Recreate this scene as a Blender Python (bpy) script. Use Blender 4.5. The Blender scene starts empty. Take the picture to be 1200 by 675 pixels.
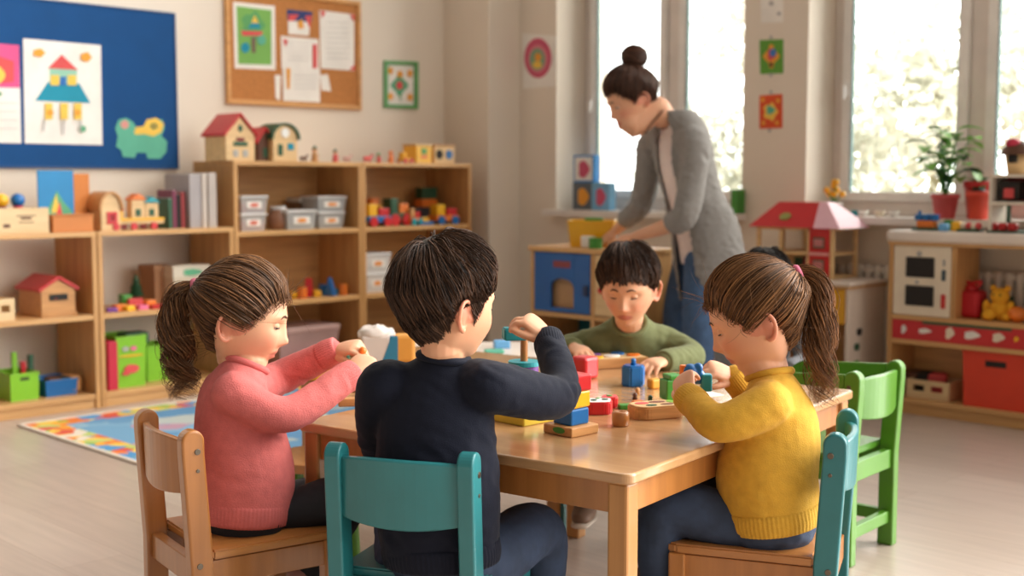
import bpy, bmesh, math, random
import numpy as np
from mathutils import Vector, Matrix, Euler, noise as mnoise
S = bpy.context.scene
random.seed(7); RNG = np.random.default_rng(7)
PI = math.pi
# ------------------------------------------------------------------ camera
CH, FPX, PITCH = 1.08, 1450.0, math.atan(127.5/1450.0)
cd = bpy.data.cameras.new('camera'); cam = bpy.data.objects.new('camera', cd); S.collection.objects.link(cam)
cam.location = (0, 0, CH); cam.rotation_euler = (PI/2 - PITCH, 0, 0)
cd.sensor_width = 36.0; cd.lens = FPX/1200*36.0; cd.clip_start = 0.05; cd.clip_end = 200
cd.dof.use_dof = True; cd.dof.focus_distance = 2.52; cd.dof.aperture_fstop = 2.9
S.camera = cam
def P(px, py, D):
    dx, dy = (px-600)/FPX, (337.5-py)/FPX
    v = Vector((dx, math.cos(PITCH)+dy*math.sin(PITCH), -math.sin(PITCH)+dy*math.cos(PITCH)))
    return Vector((0, 0, CH)) + v*(D/v.y)
def G(px, py, z=0.0):
    dx, dy = (px-600)/FPX, (337.5-py)/FPX
    v = Vector((dx, math.cos(PITCH)+dy*math.sin(PITCH), -math.sin(PITCH)+dy*math.cos(PITCH)))
    return Vector((0, 0, CH)) + v*((z-CH)/v.z)
# ------------------------------------------------------------------ world, light, exposure
S.view_settings.view_transform = 'Standard'; S.view_settings.look = 'None'
S.view_settings.exposure = -0.12; S.view_settings.gamma = 1.0; S.view_settings.use_curve_mapping = False
ALPHA = math.radians(44.5)
U = Vector((math.sin(ALPHA), math.cos(ALPHA), 0)); V = Vector((math.cos(ALPHA), -math.sin(ALPHA), 0))
RZ_L, RZ_R = PI/2 - ALPHA, -ALPHA          # furniture on the left wall / on the window wall: local x to the right, local y into the wall
def uv(a, b, z=0.0): return U*a + V*b + Vector((0, 0, z))
w = bpy.data.worlds.new('world'); S.world = w; w.use_nodes = True
nt = w.node_tree; nt.nodes.clear()
tc = nt.nodes.new('ShaderNodeTexCoord'); dp = nt.nodes.new('ShaderNodeVectorMath'); dp.operation = 'DOT_PRODUCT'
dv = (U*0.72 + V*0.58 + Vector((0, 0, 0.36))).normalized(); dp.inputs[1].default_value = dv
nt.links.new(tc.outputs['Generated'], dp.inputs[0])
ramp = nt.nodes.new('ShaderNodeValToRGB'); nt.links.new(dp.outputs['Value'], ramp.inputs[0])
cr = ramp.color_ramp; cr.elements[0].position = 0.0; cr.elements[0].color = (0.34, 0.30, 0.255, 1)
cr.elements[1].position = 0.86; cr.elements[1].color = (2.9, 2.75, 2.5, 1)
e = cr.elements.new(0.35); e.color = (0.52, 0.465, 0.405, 1)
e = cr.elements.new(0.62); e.color = (1.3, 1.22, 1.1, 1)
sq_ = nt.nodes.new('ShaderNodeVectorMath'); sq_.operation = 'MULTIPLY'; sq_.inputs[1].default_value = (1, 1, 2.0); nt.links.new(tc.outputs['Generated'], sq_.inputs[0])
nz_ = nt.nodes.new('ShaderNodeVectorMath'); nz_.operation = 'NORMALIZE'; nt.links.new(sq_.outputs[0], nz_.inputs[0])
dp2 = nt.nodes.new('ShaderNodeVectorMath'); dp2.operation = 'DOT_PRODUCT'; dp2.inputs[1].default_value = (U*0.94 + V*0.25 + Vector((0, 0, 0.22))).normalized()
nt.links.new(nz_.outputs[0], dp2.inputs[0]); rp2_ = nt.nodes.new('ShaderNodeValToRGB'); nt.links.new(dp2.outputs['Value'], rp2_.inputs[0])
rp2_.color_ramp.elements[0].position = .32; rp2_.color_ramp.elements[0].color = (0, 0, 0, 1); rp2_.color_ramp.elements[1].position = .85; rp2_.color_ramp.elements[1].color = (8.5, 8.6, 8.7, 1)
e = rp2_.color_ramp.elements.new(.55); e.color = (3.6, 3.6, 3.6, 1)
ad_ = nt.nodes.new('ShaderNodeMix'); ad_.data_type = 'RGBA'; ad_.blend_type = 'ADD'; ad_.inputs[0].default_value = 1.0
nt.links.new(ramp.outputs[0], ad_.inputs[6]); nt.links.new(rp2_.outputs[0], ad_.inputs[7])
bg = nt.nodes.new('ShaderNodeBackground'); bg.inputs['Strength'].default_value = 1.0
wo = nt.nodes.new('ShaderNodeOutputWorld'); nt.links.new(ad_.outputs[2], bg.inputs[0]); nt.links.new(bg.outputs[0], wo.inputs[0])
def area(name, loc, to, sx, sy, power, col):
    l = bpy.data.lights.new(name, 'AREA'); l.shape = 'RECTANGLE'; l.size = sx; l.size_y = sy; l.energy = power; l.color = col
    o = bpy.data.objects.new(name, l); S.collection.objects.link(o); o.location = loc
    o.rotation_euler = (Vector(to) - Vector(loc)).to_track_quat('-Z', 'Y').to_euler(); return o
sl = bpy.data.lights.new('sun', 'SUN'); sl.energy = 2.6; sl.angle = math.radians(18); sl.color = (1.0, 0.93, 0.82)
so = bpy.data.objects.new('sun', sl); S.collection.objects.link(so)
so.rotation_euler = Vector((-0.90, -0.36, -0.48)).to_track_quat('-Z', 'Y').to_euler()
# ------------------------------------------------------------------ materials
MATS = {}
def lin(c):
    return tuple(((x/255)/12.92 if x/255 <= .04045 else ((x/255+.055)/1.055)**2.4) for x in c)
def mat(name, rgb, rough=.5, bump=0, bscale=200, metal=0, var=0, vscale=8, spec=.5, sss=0, coat=0, sheen=0, stretch=None):
    if name in MATS: return MATS[name]
    m = bpy.data.materials.new(name); m.use_nodes = True; N = m.node_tree.nodes; L = m.node_tree.links
    b = N['Principled BSDF']; c = lin(rgb)
    b.inputs['Base Color'].default_value = (*c, 1); b.inputs['Roughness'].default_value = rough
    b.inputs['Metallic'].default_value = metal; b.inputs['Specular IOR Level'].default_value = spec
    if coat: b.inputs['Coat Weight'].default_value = coat; b.inputs['Coat Roughness'].default_value = .15
    if sheen: b.inputs['Sheen Weight'].default_value = sheen; b.inputs['Sheen Roughness'].default_value = .5
    if sss:
        b.inputs['Subsurface Weight'].default_value = sss; b.inputs['Subsurface Radius'].default_value = (1, .35, .2); b.inputs['Subsurface Scale'].default_value = .012
    t = N.new('ShaderNodeTexCoord'); mp = N.new('ShaderNodeMapping'); L.new(t.outputs['Object'], mp.inputs[0])
    if stretch: mp.inputs['Scale'].default_value = stretch
    v = var or .06
    n = N.new('ShaderNodeTexNoise'); n.inputs['Scale'].default_value = vscale; n.inputs['Detail'].default_value = 5; L.new(mp.outputs[0], n.inputs[0])
    r = N.new('ShaderNodeValToRGB'); r.color_ramp.elements[0].position = .3; r.color_ramp.elements[1].position = .7
    r.color_ramp.elements[0].color = (*[x*(1-v) for x in c], 1); r.color_ramp.elements[1].color = (*[min(1, x*(1+v)) for x in c], 1)
    L.new(n.outputs[0], r.inputs[0]); L.new(r.outputs[0], b.inputs['Base Color'])
    if bump:
        n2 = N.new('ShaderNodeTexNoise'); n2.inputs['Scale'].default_value = bscale; n2.inputs['Detail'].default_value = 3; L.new(mp.outputs[0], n2.inputs[0])
        bp = N.new('ShaderNodeBump'); bp.inputs['Strength'].default_value = bump; bp.inputs['Distance'].default_value = .002
        L.new(n2.outputs[0], bp.inputs['Height']); L.new(bp.outputs[0], b.inputs['Normal'])
    MATS[name] = m; return m
def wood(name, rgb, dark=.72, rough=.4, axis='x', scale=6, coat=0):
    if name in MATS: return MATS[name]
    m = bpy.data.materials.new(name); m.use_nodes = True; N = m.node_tree.nodes; L = m.node_tree.links
    b = N['Principled BSDF']; c = lin(rgb); b.inputs['Roughness'].default_value = rough
    if coat: b.inputs['Coat Weight'].default_value = coat; b.inputs['Coat Roughness'].default_value = .12
    t = N.new('ShaderNodeTexCoord'); mp = N.new('ShaderNodeMapping'); L.new(t.outputs['Object'], mp.inputs[0])
    s = [scale*5]*3; s['xyz'.index(axis)] = scale*.35; mp.inputs['Scale'].default_value = s
    n = N.new('ShaderNodeTexNoise'); n.inputs['Scale'].default_value = 1; n.inputs['Detail'].default_value = 6; n.inputs['Distortion'].default_value = .6; L.new(mp.outputs[0], n.inputs[0])
    r = N.new('ShaderNodeValToRGB'); r.color_ramp.elements[0].position = .3; r.color_ramp.elements[1].position = .68
    r.color_ramp.elements[0].color = (*[c[i]*dark**(1+.25*i) for i in range(3)], 1); r.color_ramp.elements[1].color = (*[min(1, x*1.06) for x in c], 1)
    L.new(n.outputs[0], r.inputs[0]); L.new(r.outputs[0], b.inputs['Base Color'])
    bp = N.new('ShaderNodeBump'); bp.inputs['Strength'].default_value = .06; bp.inputs['Distance'].default_value = .001
    L.new(n.outputs[0], bp.inputs['Height']); L.new(bp.outputs[0], b.inputs['Normal'])
    MATS[name] = m; return m
def attrmat(name, attr, rough=.5, sss=0, bump=0, bscale=300, spec=.5, sheen=0):
    m = mat(name, (128, 128, 128), rough, bump, bscale, spec=spec, sss=sss, sheen=sheen)
    N = m.node_tree.nodes; L = m.node_tree.links
    a = N.new('ShaderNodeAttribute'); a.attribute_name = attr; L.new(a.outputs['Color'], N['Principled BSDF'].inputs['Base Color']); return m
def clear(name, rgb, alpha, rough=.15):
    if name in MATS: return MATS[name]
    m = mat(name, rgb, rough, spec=.5); b = m.node_tree.nodes['Principled BSDF']; b.inputs['Alpha'].default_value = alpha; return m
# ------------------------------------------------------------------ mesh builder
def link(o): S.collection.objects.link(o); return o
def cat(pts, n):                                # Catmull-Rom through rows of an array
    p = np.array(pts, float); k = len(p)
    if k < 3:
        t = np.linspace(0, 1, n)[:, None]; return p[0]*(1-t)+p[-1]*t
    q = np.vstack([2*p[0]-p[1], p, 2*p[-1]-p[-2]]); out = []
    for s in np.linspace(0, k-1, n):
        i = min(int(s), k-2); t = s-i; a, b, c, d = q[i], q[i+1], q[i+2], q[i+3]
        out.append(.5*(2*b+(c-a)*t+(2*a-5*b+4*c-d)*t*t+(3*b-a-3*c+d)*t**3))
    return np.array(out)
class MB:
    def __init__(s): s.v = []; s.f = []; s.m = []; s.mats = []; s.smooth = []
    def mi(s, m):
        if m not in s.mats: s.mats.append(m)
        return s.mats.index(m)
    def add(s, vs, fs, m, smooth=False, M=None):
        o = len(s.v); k = s.mi(m)
        for v in vs:
            v = Vector(v); s.v.append(tuple(M @ v if M is not None else v))
        for f in fs: s.f.append(tuple(o+i for i in f)); s.m.append(k); s.smooth.append(smooth)
        return s
    def bm(s, b, m, smooth=False, M=None):
        b.verts.ensure_lookup_table(); b.verts.index_update()
        s.add([v.co for v in b.verts], [[v.index for v in f.verts] for f in b.faces], m, smooth, M); b.free(); return s
    def box(s, lo, hi, m, bev=.003, M=None, seg=2):
        b = bmesh.new(); bmesh.ops.create_cube(b, size=1)
        lo, hi = Vector(lo), Vector(hi); c = (lo+hi)/2; d = hi-lo
        for v in b.verts: v.co = Vector((v.co[i]*d[i]+c[i] for i in range(3)))
        bev = min(bev, min(abs(x) for x in d)*.45)
        if bev > 0: bmesh.ops.bevel(b, geom=b.edges[:], offset=bev, segments=seg, affect='EDGES', profile=.5)
        return s.bm(b, m, False, M)
    def prism(s, poly, z0, z1, m, bev=0, M=None, axis='z'):
        b = bmesh.new()
        def mk(x, y, z): return {'z': (x, y, z), 'y': (x, z, y), 'x': (z, x, y)}[axis]
        vs = [b.verts.new(mk(x, y, z0)) for x, y in poly]; vt = [b.verts.new(mk(x, y, z1)) for x, y in poly]; n = len(poly)
        b.faces.new(vs[::-1]); b.faces.new(vt)
        for i in range(n): b.faces.new((vs[i], vs[(i+1) % n], vt[(i+1) % n], vt[i]))
        bmesh.ops.recalc_face_normals(b, faces=b.faces[:])
        if bev: bmesh.ops.bevel(b, geom=b.edges[:], offset=bev, segments=2, affect='EDGES')
        return s.bm(b, m, False, M)
    def lathe(s, prof, m, n=24, M=None, smooth=True, caps=True):
        vs, fs = [], []
        for r, z in prof:
            for i in range(n): a = 2*PI*i/n; vs.append((r*math.cos(a), r*math.sin(a), z))
        for j in range(len(prof)-1):
            for i in range(n): k = (i+1) % n; fs.append((j*n+i, j*n+k, (j+1)*n+k, (j+1)*n+i))
        if caps: fs.append(tuple(range(n))[::-1]); fs.append(tuple((len(prof)-1)*n+i for i in range(n)))
        return s.add(vs, fs, m, smooth, M)
    def cyl(s, r, z0, z1, m, n=20, M=None, bev=.0015):
        bev = min(bev, r*.3, abs(z1-z0)*.3)
        s.lathe([(r-bev, z0), (r, z0+bev), (r, z1-bev), (r-bev, z1)], m, n, M, False); return s
    def ring(s, R, r, z0, z1, m, n=24, M=None):
        return s.lathe([(r, z0), (R, z0), (R, z1), (r, z1), (r, z0)], m, n, M, False, caps=False)
    def ball(s, c, r, m, n=12, M=None):
        b = bmesh.new(); bmesh.ops.create_uvsphere(b, u_segments=n*2, v_segments=n, radius=1)
        r = (r, r, r) if not hasattr(r, '__len__') else r
        for v in b.verts: v.co = Vector((v.co[i]*r[i]+c[i] for i in range(3)))
        return s.bm(b, m, True, M)
    def tube(s, pts, r, m, n=10, steps=None, side=None, cap=True, smooth=True, rib=0, ribn=0, capk=.95):
        """pts rows; r rows scalar or (rx, ry): rx along `side`, ry across it."""
        pts = np.array([tuple(p) for p in pts], float); rr = np.array([x if hasattr(x, '__len__') else (x, x) for x in (r if hasattr(r, '__len__') else [r]*len(pts))], float)
        k = steps or len(pts)
        if k != len(pts): q = cat(np.hstack([pts, rr]), k); pts, rr = q[:, :3], np.maximum(q[:, 3:], 1e-4)
        T = np.gradient(pts, axis=0); T /= np.linalg.norm(T, axis=1)[:, None]+1e-9
        sd = np.array(side if side is not None else (1, 0, 0) if abs(T[0][0]) < .9 else (0, 1, 0), float)
        rows = []
        for i in range(k):
            a = sd - T[i]*np.dot(sd, T[i]); a /= np.linalg.norm(a)+1e-9; b = np.cross(T[i], a)
            if side is None: sd = a
            th = np.linspace(0, 2*PI, n, endpoint=False); md = 1+rib*np.cos(th*ribn) if rib else 1
            rows.append((pts[i], a, b, rr[i], T[i]))
        vs = []
        th = np.linspace(0, 2*PI, n, endpoint=False); md = (1+rib*np.cos(th*ribn)) if rib else np.ones(n)
        def ringv(p, a, b, q): return [tuple(p+a*q[0]*math.cos(t)*w_+b*q[1]*math.sin(t)*w_) for t, w_ in zip(th, md)]
        R = [ringv(p, a, b, q) for p, a, b, q, t in rows]
        if cap:
            def capr(row, sgn):
                p, a, b, q, t = row; h = min(q)*capk
                return [ringv(p+sgn*t*h*math.sin(x), a, b, q*math.cos(x)) for x in (.45, .9, 1.3)]
            R = capr(rows[0], -1)[::-1] + R + capr(rows[-1], 1)
        fs = []
        for x in R: vs += x
        for j in range(len(R)-1):
            for i in range(n): k2 = (i+1) % n; fs.append((j*n+i, j*n+k2, (j+1)*n+k2, (j+1)*n+i))
        fs.append(tuple(range(n))[::-1]); fs.append(tuple((len(R)-1)*n+i for i in range(n)))
        return s.add(vs, fs, m, smooth)
    def poly(s, pts, m, M=None): return s.add(pts, [tuple(range(len(pts)))], m, False, M)
    def build(s, name, parent=None, loc=None, rz=0):
        me = bpy.data.meshes.new(name); me.from_pydata(s.v, [], s.f)
        for x in s.mats: me.materials.append(x)
        me.polygons.foreach_set('material_index', s.m); me.polygons.foreach_set('use_smooth', s.smooth); me.update()
        o = link(bpy.data.objects.new(name, me)); o.parent = parent
        if loc is not None: o.location = loc
        o.rotation_euler.z = rz; return o
def tag(o, label, cat_, group=None):
    o['label'] = label; o['category'] = cat_
    if group: o['group'] = group
    return o
def thing(name, label, cat_, loc=(0, 0, 0), rz=0, group=None):
    o = link(bpy.data.objects.new(name, None)); o.empty_display_size = .05; o.location = loc; o.rotation_euler.z = rz
    return tag(o, label, cat_, group)
def struct(o): o['kind'] = 'structure'; return o
def dup(root, loc, rz, label, group=None):
    r = root.copy(); link(r); r.location = loc; r.rotation_euler.z = rz; r['label'] = label
    if group: r['group'] = group
    for ch in list(root.children):
        c = ch.copy(); link(c); c.parent = r
        for g in ch.children: d = g.copy(); link(d); d.parent = c
    return r
def T(x, y, z=0, rz=0, rx=0, ry=0, s=1): return Matrix.Translation((x, y, z)) @ Euler((rx, ry, rz)).to_matrix().to_4x4() @ Matrix.Scale(s, 4)
# common colours
Wsh = wood('shelf_wood', (214, 166, 108), .80, .42, 'x'); Wshv = wood('shelf_wood_upright', (206, 156, 98), .80, .42, 'z')
Wtab = wood('table_wood', (190, 146, 101), .84, .18, 'y', 4, coat=.45); Wleg = wood('leg_wood', (186, 132, 76), .80, .35, 'z', 5)
Wch = wood('chair_wood', (178, 117, 60), .76, .3, 'z', 5, coat=.2); Wchh = wood('chair_seat_wood', (190, 128, 68), .78, .3, 'y', 5, coat=.2)
Wtoy = wood('toy_wood', (205, 150, 92), .78, .45, 'x', 14); Wpale = wood('pale_wood', (228, 192, 140), .86, .45, 'x', 8)
Wbox = wood('box_wood', (226, 196, 150), .88, .5, 'x', 8)
Cw = mat('white_plastic', (236, 232, 226), .4); Ccream = mat('cream_paint', (236, 220, 196), .45)
Cred = mat('red_paint', (200, 36, 40), .32); Cblue = mat('blue_paint', (24, 104, 170), .32); Cyel = mat('yellow_paint', (238, 178, 30), .32)
Cgrn = mat('green_paint', (62, 140, 50), .34); Cora = mat('orange_paint', (232, 122, 40), .35); Cteal = mat('teal_paint', (40, 118, 122), .32, var=.1, coat=.15)
Ctealc = mat('turquoise_paint', (40, 150, 160), .35); Cpink = mat('pink_paint', (232, 110, 150), .4); Cpur = mat('purple_paint', (120, 70, 150), .4)
Cdk = mat('dark_gap', (34, 28, 24), .7); Clime = mat('lime_plastic', (132, 196, 40), .35); Cdg = mat('dark_green', (40, 84, 56), .5)
Cchg = mat('green_chair_paint', (84, 140, 38), .3, var=.08, coat=.2); Cmet = mat('screw_metal', (110, 100, 88), .35, metal=.9)
Cbrown = mat('brown_paint', (96, 58, 36), .5); Cpaper = mat('paper', (238, 232, 224), .8); Csky = mat('sky_blue_paint', (110, 176, 226), .5)
Cgrey = mat('grey_board', (176, 172, 168), .6); Cskinw = mat('doll_peach', (232, 176, 136), .5)
# ------------------------------------------------------------------ room shell (U: along the left wall, V: along the window wall)
def floor_mat():
    m = mat('laminate_floor', (205, 186, 172), .28, spec=.5); N = m.node_tree.nodes; L = m.node_tree.links; b = N['Principled BSDF']
    t = N.new('ShaderNodeTexCoord'); mp = N.new('ShaderNodeMapping'); mp.inputs['Rotation'].default_value = (0, 0, -RZ_R); L.new(t.outputs['Object'], mp.inputs[0])
    br = N.new('ShaderNodeTexBrick'); br.inputs['Scale'].default_value = 1; br.inputs['Brick Width'].default_value = 1.3; br.inputs['Row Height'].default_value = .19
    br.inputs['Mortar Size'].default_value = .0012; c = lin((208, 190, 176)); d = lin((199, 180, 166))
    br.inputs['Color1'].default_value = (*c, 1); br.inputs['Color2'].default_value = (*d, 1); br.inputs['Mortar'].default_value = (*lin((176, 154, 138)), 1)
    L.new(mp.outputs[0], br.inputs[0])
    mp2 = N.new('ShaderNodeMapping'); mp2.inputs['Scale'].default_value = (1.2, 14, 1); L.new(mp.outputs[0], mp2.inputs[0])
    n = N.new('ShaderNodeTexNoise'); n.inputs['Scale'].default_value = 2.5; n.inputs['Detail'].default_value = 6; L.new(mp2.outputs[0], n.inputs[0])
    mx = N.new('ShaderNodeMix'); mx.data_type = 'RGBA'; mx.blend_type = 'MULTIPLY'; mx.inputs[0].default_value = .35
    L.new(br.outputs[0], mx.inputs[6]); L.new(n.outputs[0], mx.inputs[7])
    g = N.new('ShaderNodeMix'); g.data_type = 'RGBA'; g.blend_type = 'MIX'; g.inputs[0].default_value = .0
    L.new(mx.outputs[2], b.inputs['Base Color']); return m
Cwall = mat('wall_plaster', (228, 215, 199), .75, bump=.08, bscale=60, var=.02, vscale=2)
Cpvc = mat('window_pvc', (226, 216, 208), .35); Csill = mat('sill_white', (232, 224, 216), .3)
AW, AG = 5.63, 5.93                 # window wall face, window plane
BL = -5.873                          # left wall face
struct(MB().box((-4.5, -.6, -.06), (6.5, 9.2, 0), floor_mat(), 0).build('floor'))
def wall(name, a0, a1, b0, b1, z0, z1, m=None):     # a box in (a, b) room coordinates
    mb = MB(); p = [uv(a0, b0), uv(a1, b0), uv(a1, b1), uv(a0, b1)]
    mb.prism([(q.x, q.y) for q in p], z0, z1, m or Cwall); return mb
HW = 4.0  # walls raised above view to stop the sun coming over the top
struct(wall('w', 0.6, 5.36, BL-.15, BL, 0, HW).build('wall_left'))
aC = 5.36                                            # column: face towards the camera, then back to the window wall
struct(wall('c', aC, 6.1, BL-.15, BL+.405, 0, HW).build('wall_corner'))
b0, b1, b2 = BL+.405+.315, -3.80, -3.41              # window one between b0 and b1, pier b1..b2, window two from b2
b3 = -1.2
ww = MB()
for x in (wall('', AW, 6.1, BL+.405, b0, 0, HW), wall('', AW, 6.1, b1, b2, 0, HW), wall('', AW, 6.1, b0, b1, 0, .86), wall('', AW, 6.1, b2, b3, 0, .86),
          wall('', AW, 6.1, b0, b1, 2.62, HW), wall('', AW, 6.1, b2, b3, 2.62, HW), wall('', AW, 6.1, b3, b3+.5, 0, HW)):
    ww.add(x.v, x.f, Cwall)
struct(ww.build('wall_window'))
def strip(name, a0, a1, b0_, b1_, z0, z1, m): return struct(wall('', a0, a1, b0_, b1_, z0, z1, m).build(name))
Cbase = mat('skirting_paint', (206, 188, 168), .5)
strip('baseboard_left', 0.6, aC, BL, BL+.012, 0, .08, Cbase)
strip('baseboard_column', aC-.012, aC, BL+.012, BL+.417, 0, .08, Cbase)
strip('baseboard_column_side', aC, AW, BL+.405, BL+.417, 0, .08, Cbase)
strip('baseboard_window', AW-.012, AW, BL+.417, b3, 0, .08, Cbase)
for i, (p, q) in enumerate(((b0, b1), (b2, b3))):    # sills with a rounded nose, then the windows
    s_ = wall('', AW-.10, 6.0, p-.03, q+.03, .86, .895, Csill); struct(s_.build('trim_%d' % (i+1)))
def window(n, p, q, splits):
    r = link(bpy.data.objects.new('window_%d' % n, None)); struct(r); r.rotation_euler.z = RZ_R
    r.location = uv(AG, p, .895); W = q-p; H = 2.62-.895; fr = MB(); fw = .055
    fr.box((0, -.035, 0), (W, .035, .07), Cpvc, .006); fr.box((0, -.035, H-.07), (W, .035, H), Cpvc, .006)
    fr.box((0, -.035, .07), (fw, .035, H-.07), Cpvc, .006); fr.box((W-fw, -.035, .07), (W, .035, H-.07), Cpvc, .006)
    for x in splits: fr.box((x-.045, -.03, .07), (x+.045, .03, H-.07), Cpvc, .006)
    fr.build('window_frame', r)
    gl = bpy.data.materials.get('window_glass')
    if not gl:
        gl = bpy.data.materials.new('window_glass'); gl.use_nodes = True; N = gl.node_tree.nodes; L = gl.node_tree.links; N.clear()
        o = N.new('ShaderNodeOutputMaterial'); t = N.new('ShaderNodeBsdfTransparent'); g = N.new('ShaderNodeBsdfGlossy'); g.inputs['Roughness'].default_value = .02
        f = N.new('ShaderNodeFresnel'); f.inputs[0].default_value = 1.25; mx = N.new('ShaderNodeMixShader'); t.inputs[0].default_value = (.97, .99, .98, 1)
        L.new(f.outputs[0], mx.inputs[0]); L.new(t.outputs[0], mx.inputs[1]); L.new(g.outputs[0], mx.inputs[2]); L.new(mx.outputs[0], o.inputs[0])
    Cs = mat('window_sash_pvc', (238, 234, 230), .3); Cgas = mat('window_gasket', (96, 130, 128), .5)
    xs = [fw]+[x for s_ in splits for x in (s_-.045, s_+.045)]+[W-fw]
    for k in range(0, len(xs), 2):
        x0, x1 = xs[k], xs[k+1]; sa = MB(); sw = .05
        sa.box((x0, -.055, .07), (x1, -.005, .07+sw), Cs, .006); sa.box((x0, -.055, H-.07-sw), (x1, -.005, H-.07), Cs, .006)
        sa.box((x0, -.055, .07+sw), (x0+sw, -.005, H-.07-sw), Cs, .006); sa.box((x1-sw, -.055, .07+sw), (x1, -.005, H-.07-sw), Cs, .006)
        sa.box((x0+sw, -.045, .07+sw), (x0+sw+.006, -.02, H-.07-sw), Cgas, 0); sa.box((x1-sw-.006, -.045, .07+sw), (x1-sw, -.02, H-.07-sw), Cgas, 0)
        so_ = sa.build('sash', r)
        g = MB(); g.box((x0+sw, -.034, .07+sw), (x1-sw, -.030, H-.07-sw), gl, 0); g.build('pane', so_)
        hd = MB(); hx = x0+sw*.5 if k == 0 else x1-sw*.5
        hd.box((hx-.012, -.068, .62), (hx+.012, -.054, .70), Cs, .004); hd.box((hx-.009, -.088, .60), (hx+.009, -.066, .67), Cs, .004); hd.build('window_handle', so_)
window(1, b0, b1, (.69,)); window(2, b2, b3, (.78, 1.55))
# radiator under window two
r = thing('radiator', 'white ribbed radiator on the wall under the big window behind the play kitchen', 'radiator', uv(AW-.02, b2+.12, 0), RZ_R)
Crad = mat('radiator_enamel', (232, 222, 210), .35)
bd = MB(); bd.box((0, -.03, .62), (1.5, -.006, .65), Crad, .006); bd.box((0, -.03, .14), (1.5, -.006, .17), Crad, .006); bd.box((0, -.012, .15), (1.5, -.004, .64), Crad, 0); bd.build('panel', r)
for k in range(30): MB().box((.012+k*.05, -.05, .15), (.043+k*.05, -.012, .66), Crad, .012, seg=3).build('column', r)
for x in (.2, 1.3): MB().box((x, -.02, 0), (x+.04, -.004, .16), Crad, .004).build('foot', r)
# ---- outdoors: lawn, hedge shrubs and trees beyond the glass, overexposure painted into their colours
struct(wall('', 6.2, 30, -22, 14, -.3, -.25, mat('outdoor_ground', (206, 204, 190), .9)).build('lawn'))
def leafy(name, label, cat_, a, b, h, rad, n, col, trunk, seed):
    R = np.random.default_rng(seed); t = thing(name, label, cat_, uv(a, b, -.25), 0, 'trees and shrubs outside the windows')
    tk = MB(); mt = mat('bark_%d' % seed, trunk, .9)
    tk.tube([(0, 0, 0), (.03, .02, h*.3), (-.03, .05, h*.62), (0, 0, h*.95)], [h*.022, h*.018, h*.012, .01], mt, 8, 12)
    cr_ = []
    for k in range(int(14+h*2)):
        z = h*(.28+.62*R.random()); an = R.random()*6.283; l = rad*(.5+.6*R.random())*(1.1-abs(z/h-.5))
        e_ = np.array([math.cos(an)*l, math.sin(an)*l, z+l*.55]); s0 = np.array([0, .03, z]); mid = (s0+e_)/2+R.normal(0, .06, 3)
        tk.tube([s0, mid, e_], [h*.007, h*.004, .004], mt, 5, 6); cr_ += [s0*.2+e_*.8, e_, mid]
    tk.build('trunk', t)
    cr_ = np.array(cr_); vs, fs = [], []; c = cr_[R.integers(0, len(cr_), n)]+R.normal(0, rad*.17, (n, 3)); sz = .035+.045*R.random(n)
    ax = R.normal(0, 1, (n, 3)); ax /= np.linalg.norm(ax, axis=1)[:, None]; bx = np.cross(ax, R.normal(0, 1, (n, 3))); bx /= np.linalg.norm(bx, axis=1)[:, None]
    for i in range(n):
        p, a_, b_, q = c[i], ax[i]*sz[i], bx[i]*sz[i]*.6, len(vs)
        vs += [p-a_, p+b_, p+a_, p-b_]; fs.append((q, q+1, q+2, q+3))
    MB().add(vs, fs, mat('leaves_%d' % seed, col, .8, var=.25, vscale=3)).build('foliage', t)
TR = [(11, -6.6, 4.4, 1.3, 2600, (232, 224, 212), (196, 184, 172), 'tree', 'pale yellowish tree outside the left window'),
      (12.5, -4.2, 4.8, 1.3, 2600, (236, 222, 214), (196, 182, 172), 'tree', 'pinkish bare-branched tree outside the narrow right pane of the left window'),
      (10.5, -3.2, 4.2, 1.4, 3400, (236, 224, 216), (196, 182, 172), 'tree', 'pinkish tree outside the large window behind the potted plant'),
      (12.0, -1.0, 4.6, 1.6, 3600, (236, 224, 216), (196, 182, 172), 'tree', 'pinkish tree outside the large window at its right-hand pane'),
      (9.6, -4.6, 2.4, 1.0, 2600, (222, 222, 208), (150, 140, 110), 'shrub', 'light green shrub outside, low in the left pane of the large window'),
      (9.3, -2.6, 2.2, 1.0, 2600, (222, 222, 208), (150, 140, 110), 'shrub', 'light green shrub outside, low behind the potted plant'),
      (9.8, -6.0, 2.3, 1.0, 2400, (224, 224, 212), (150, 140, 110), 'shrub', 'light green shrub outside behind the standing woman')]
for k, x in enumerate(TR): leafy(x[7], x[8], x[7], *x[:5], x[5], x[6], 40+k)

al_ = area('tree_fill_light', uv(6.35, -3.4, 3.3), uv(12.0, -3.6, 1.9), 16, 1.2, 950, (1.0, .97, .93))  # added area lamp outside, brightens the trees and shrubs
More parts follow.
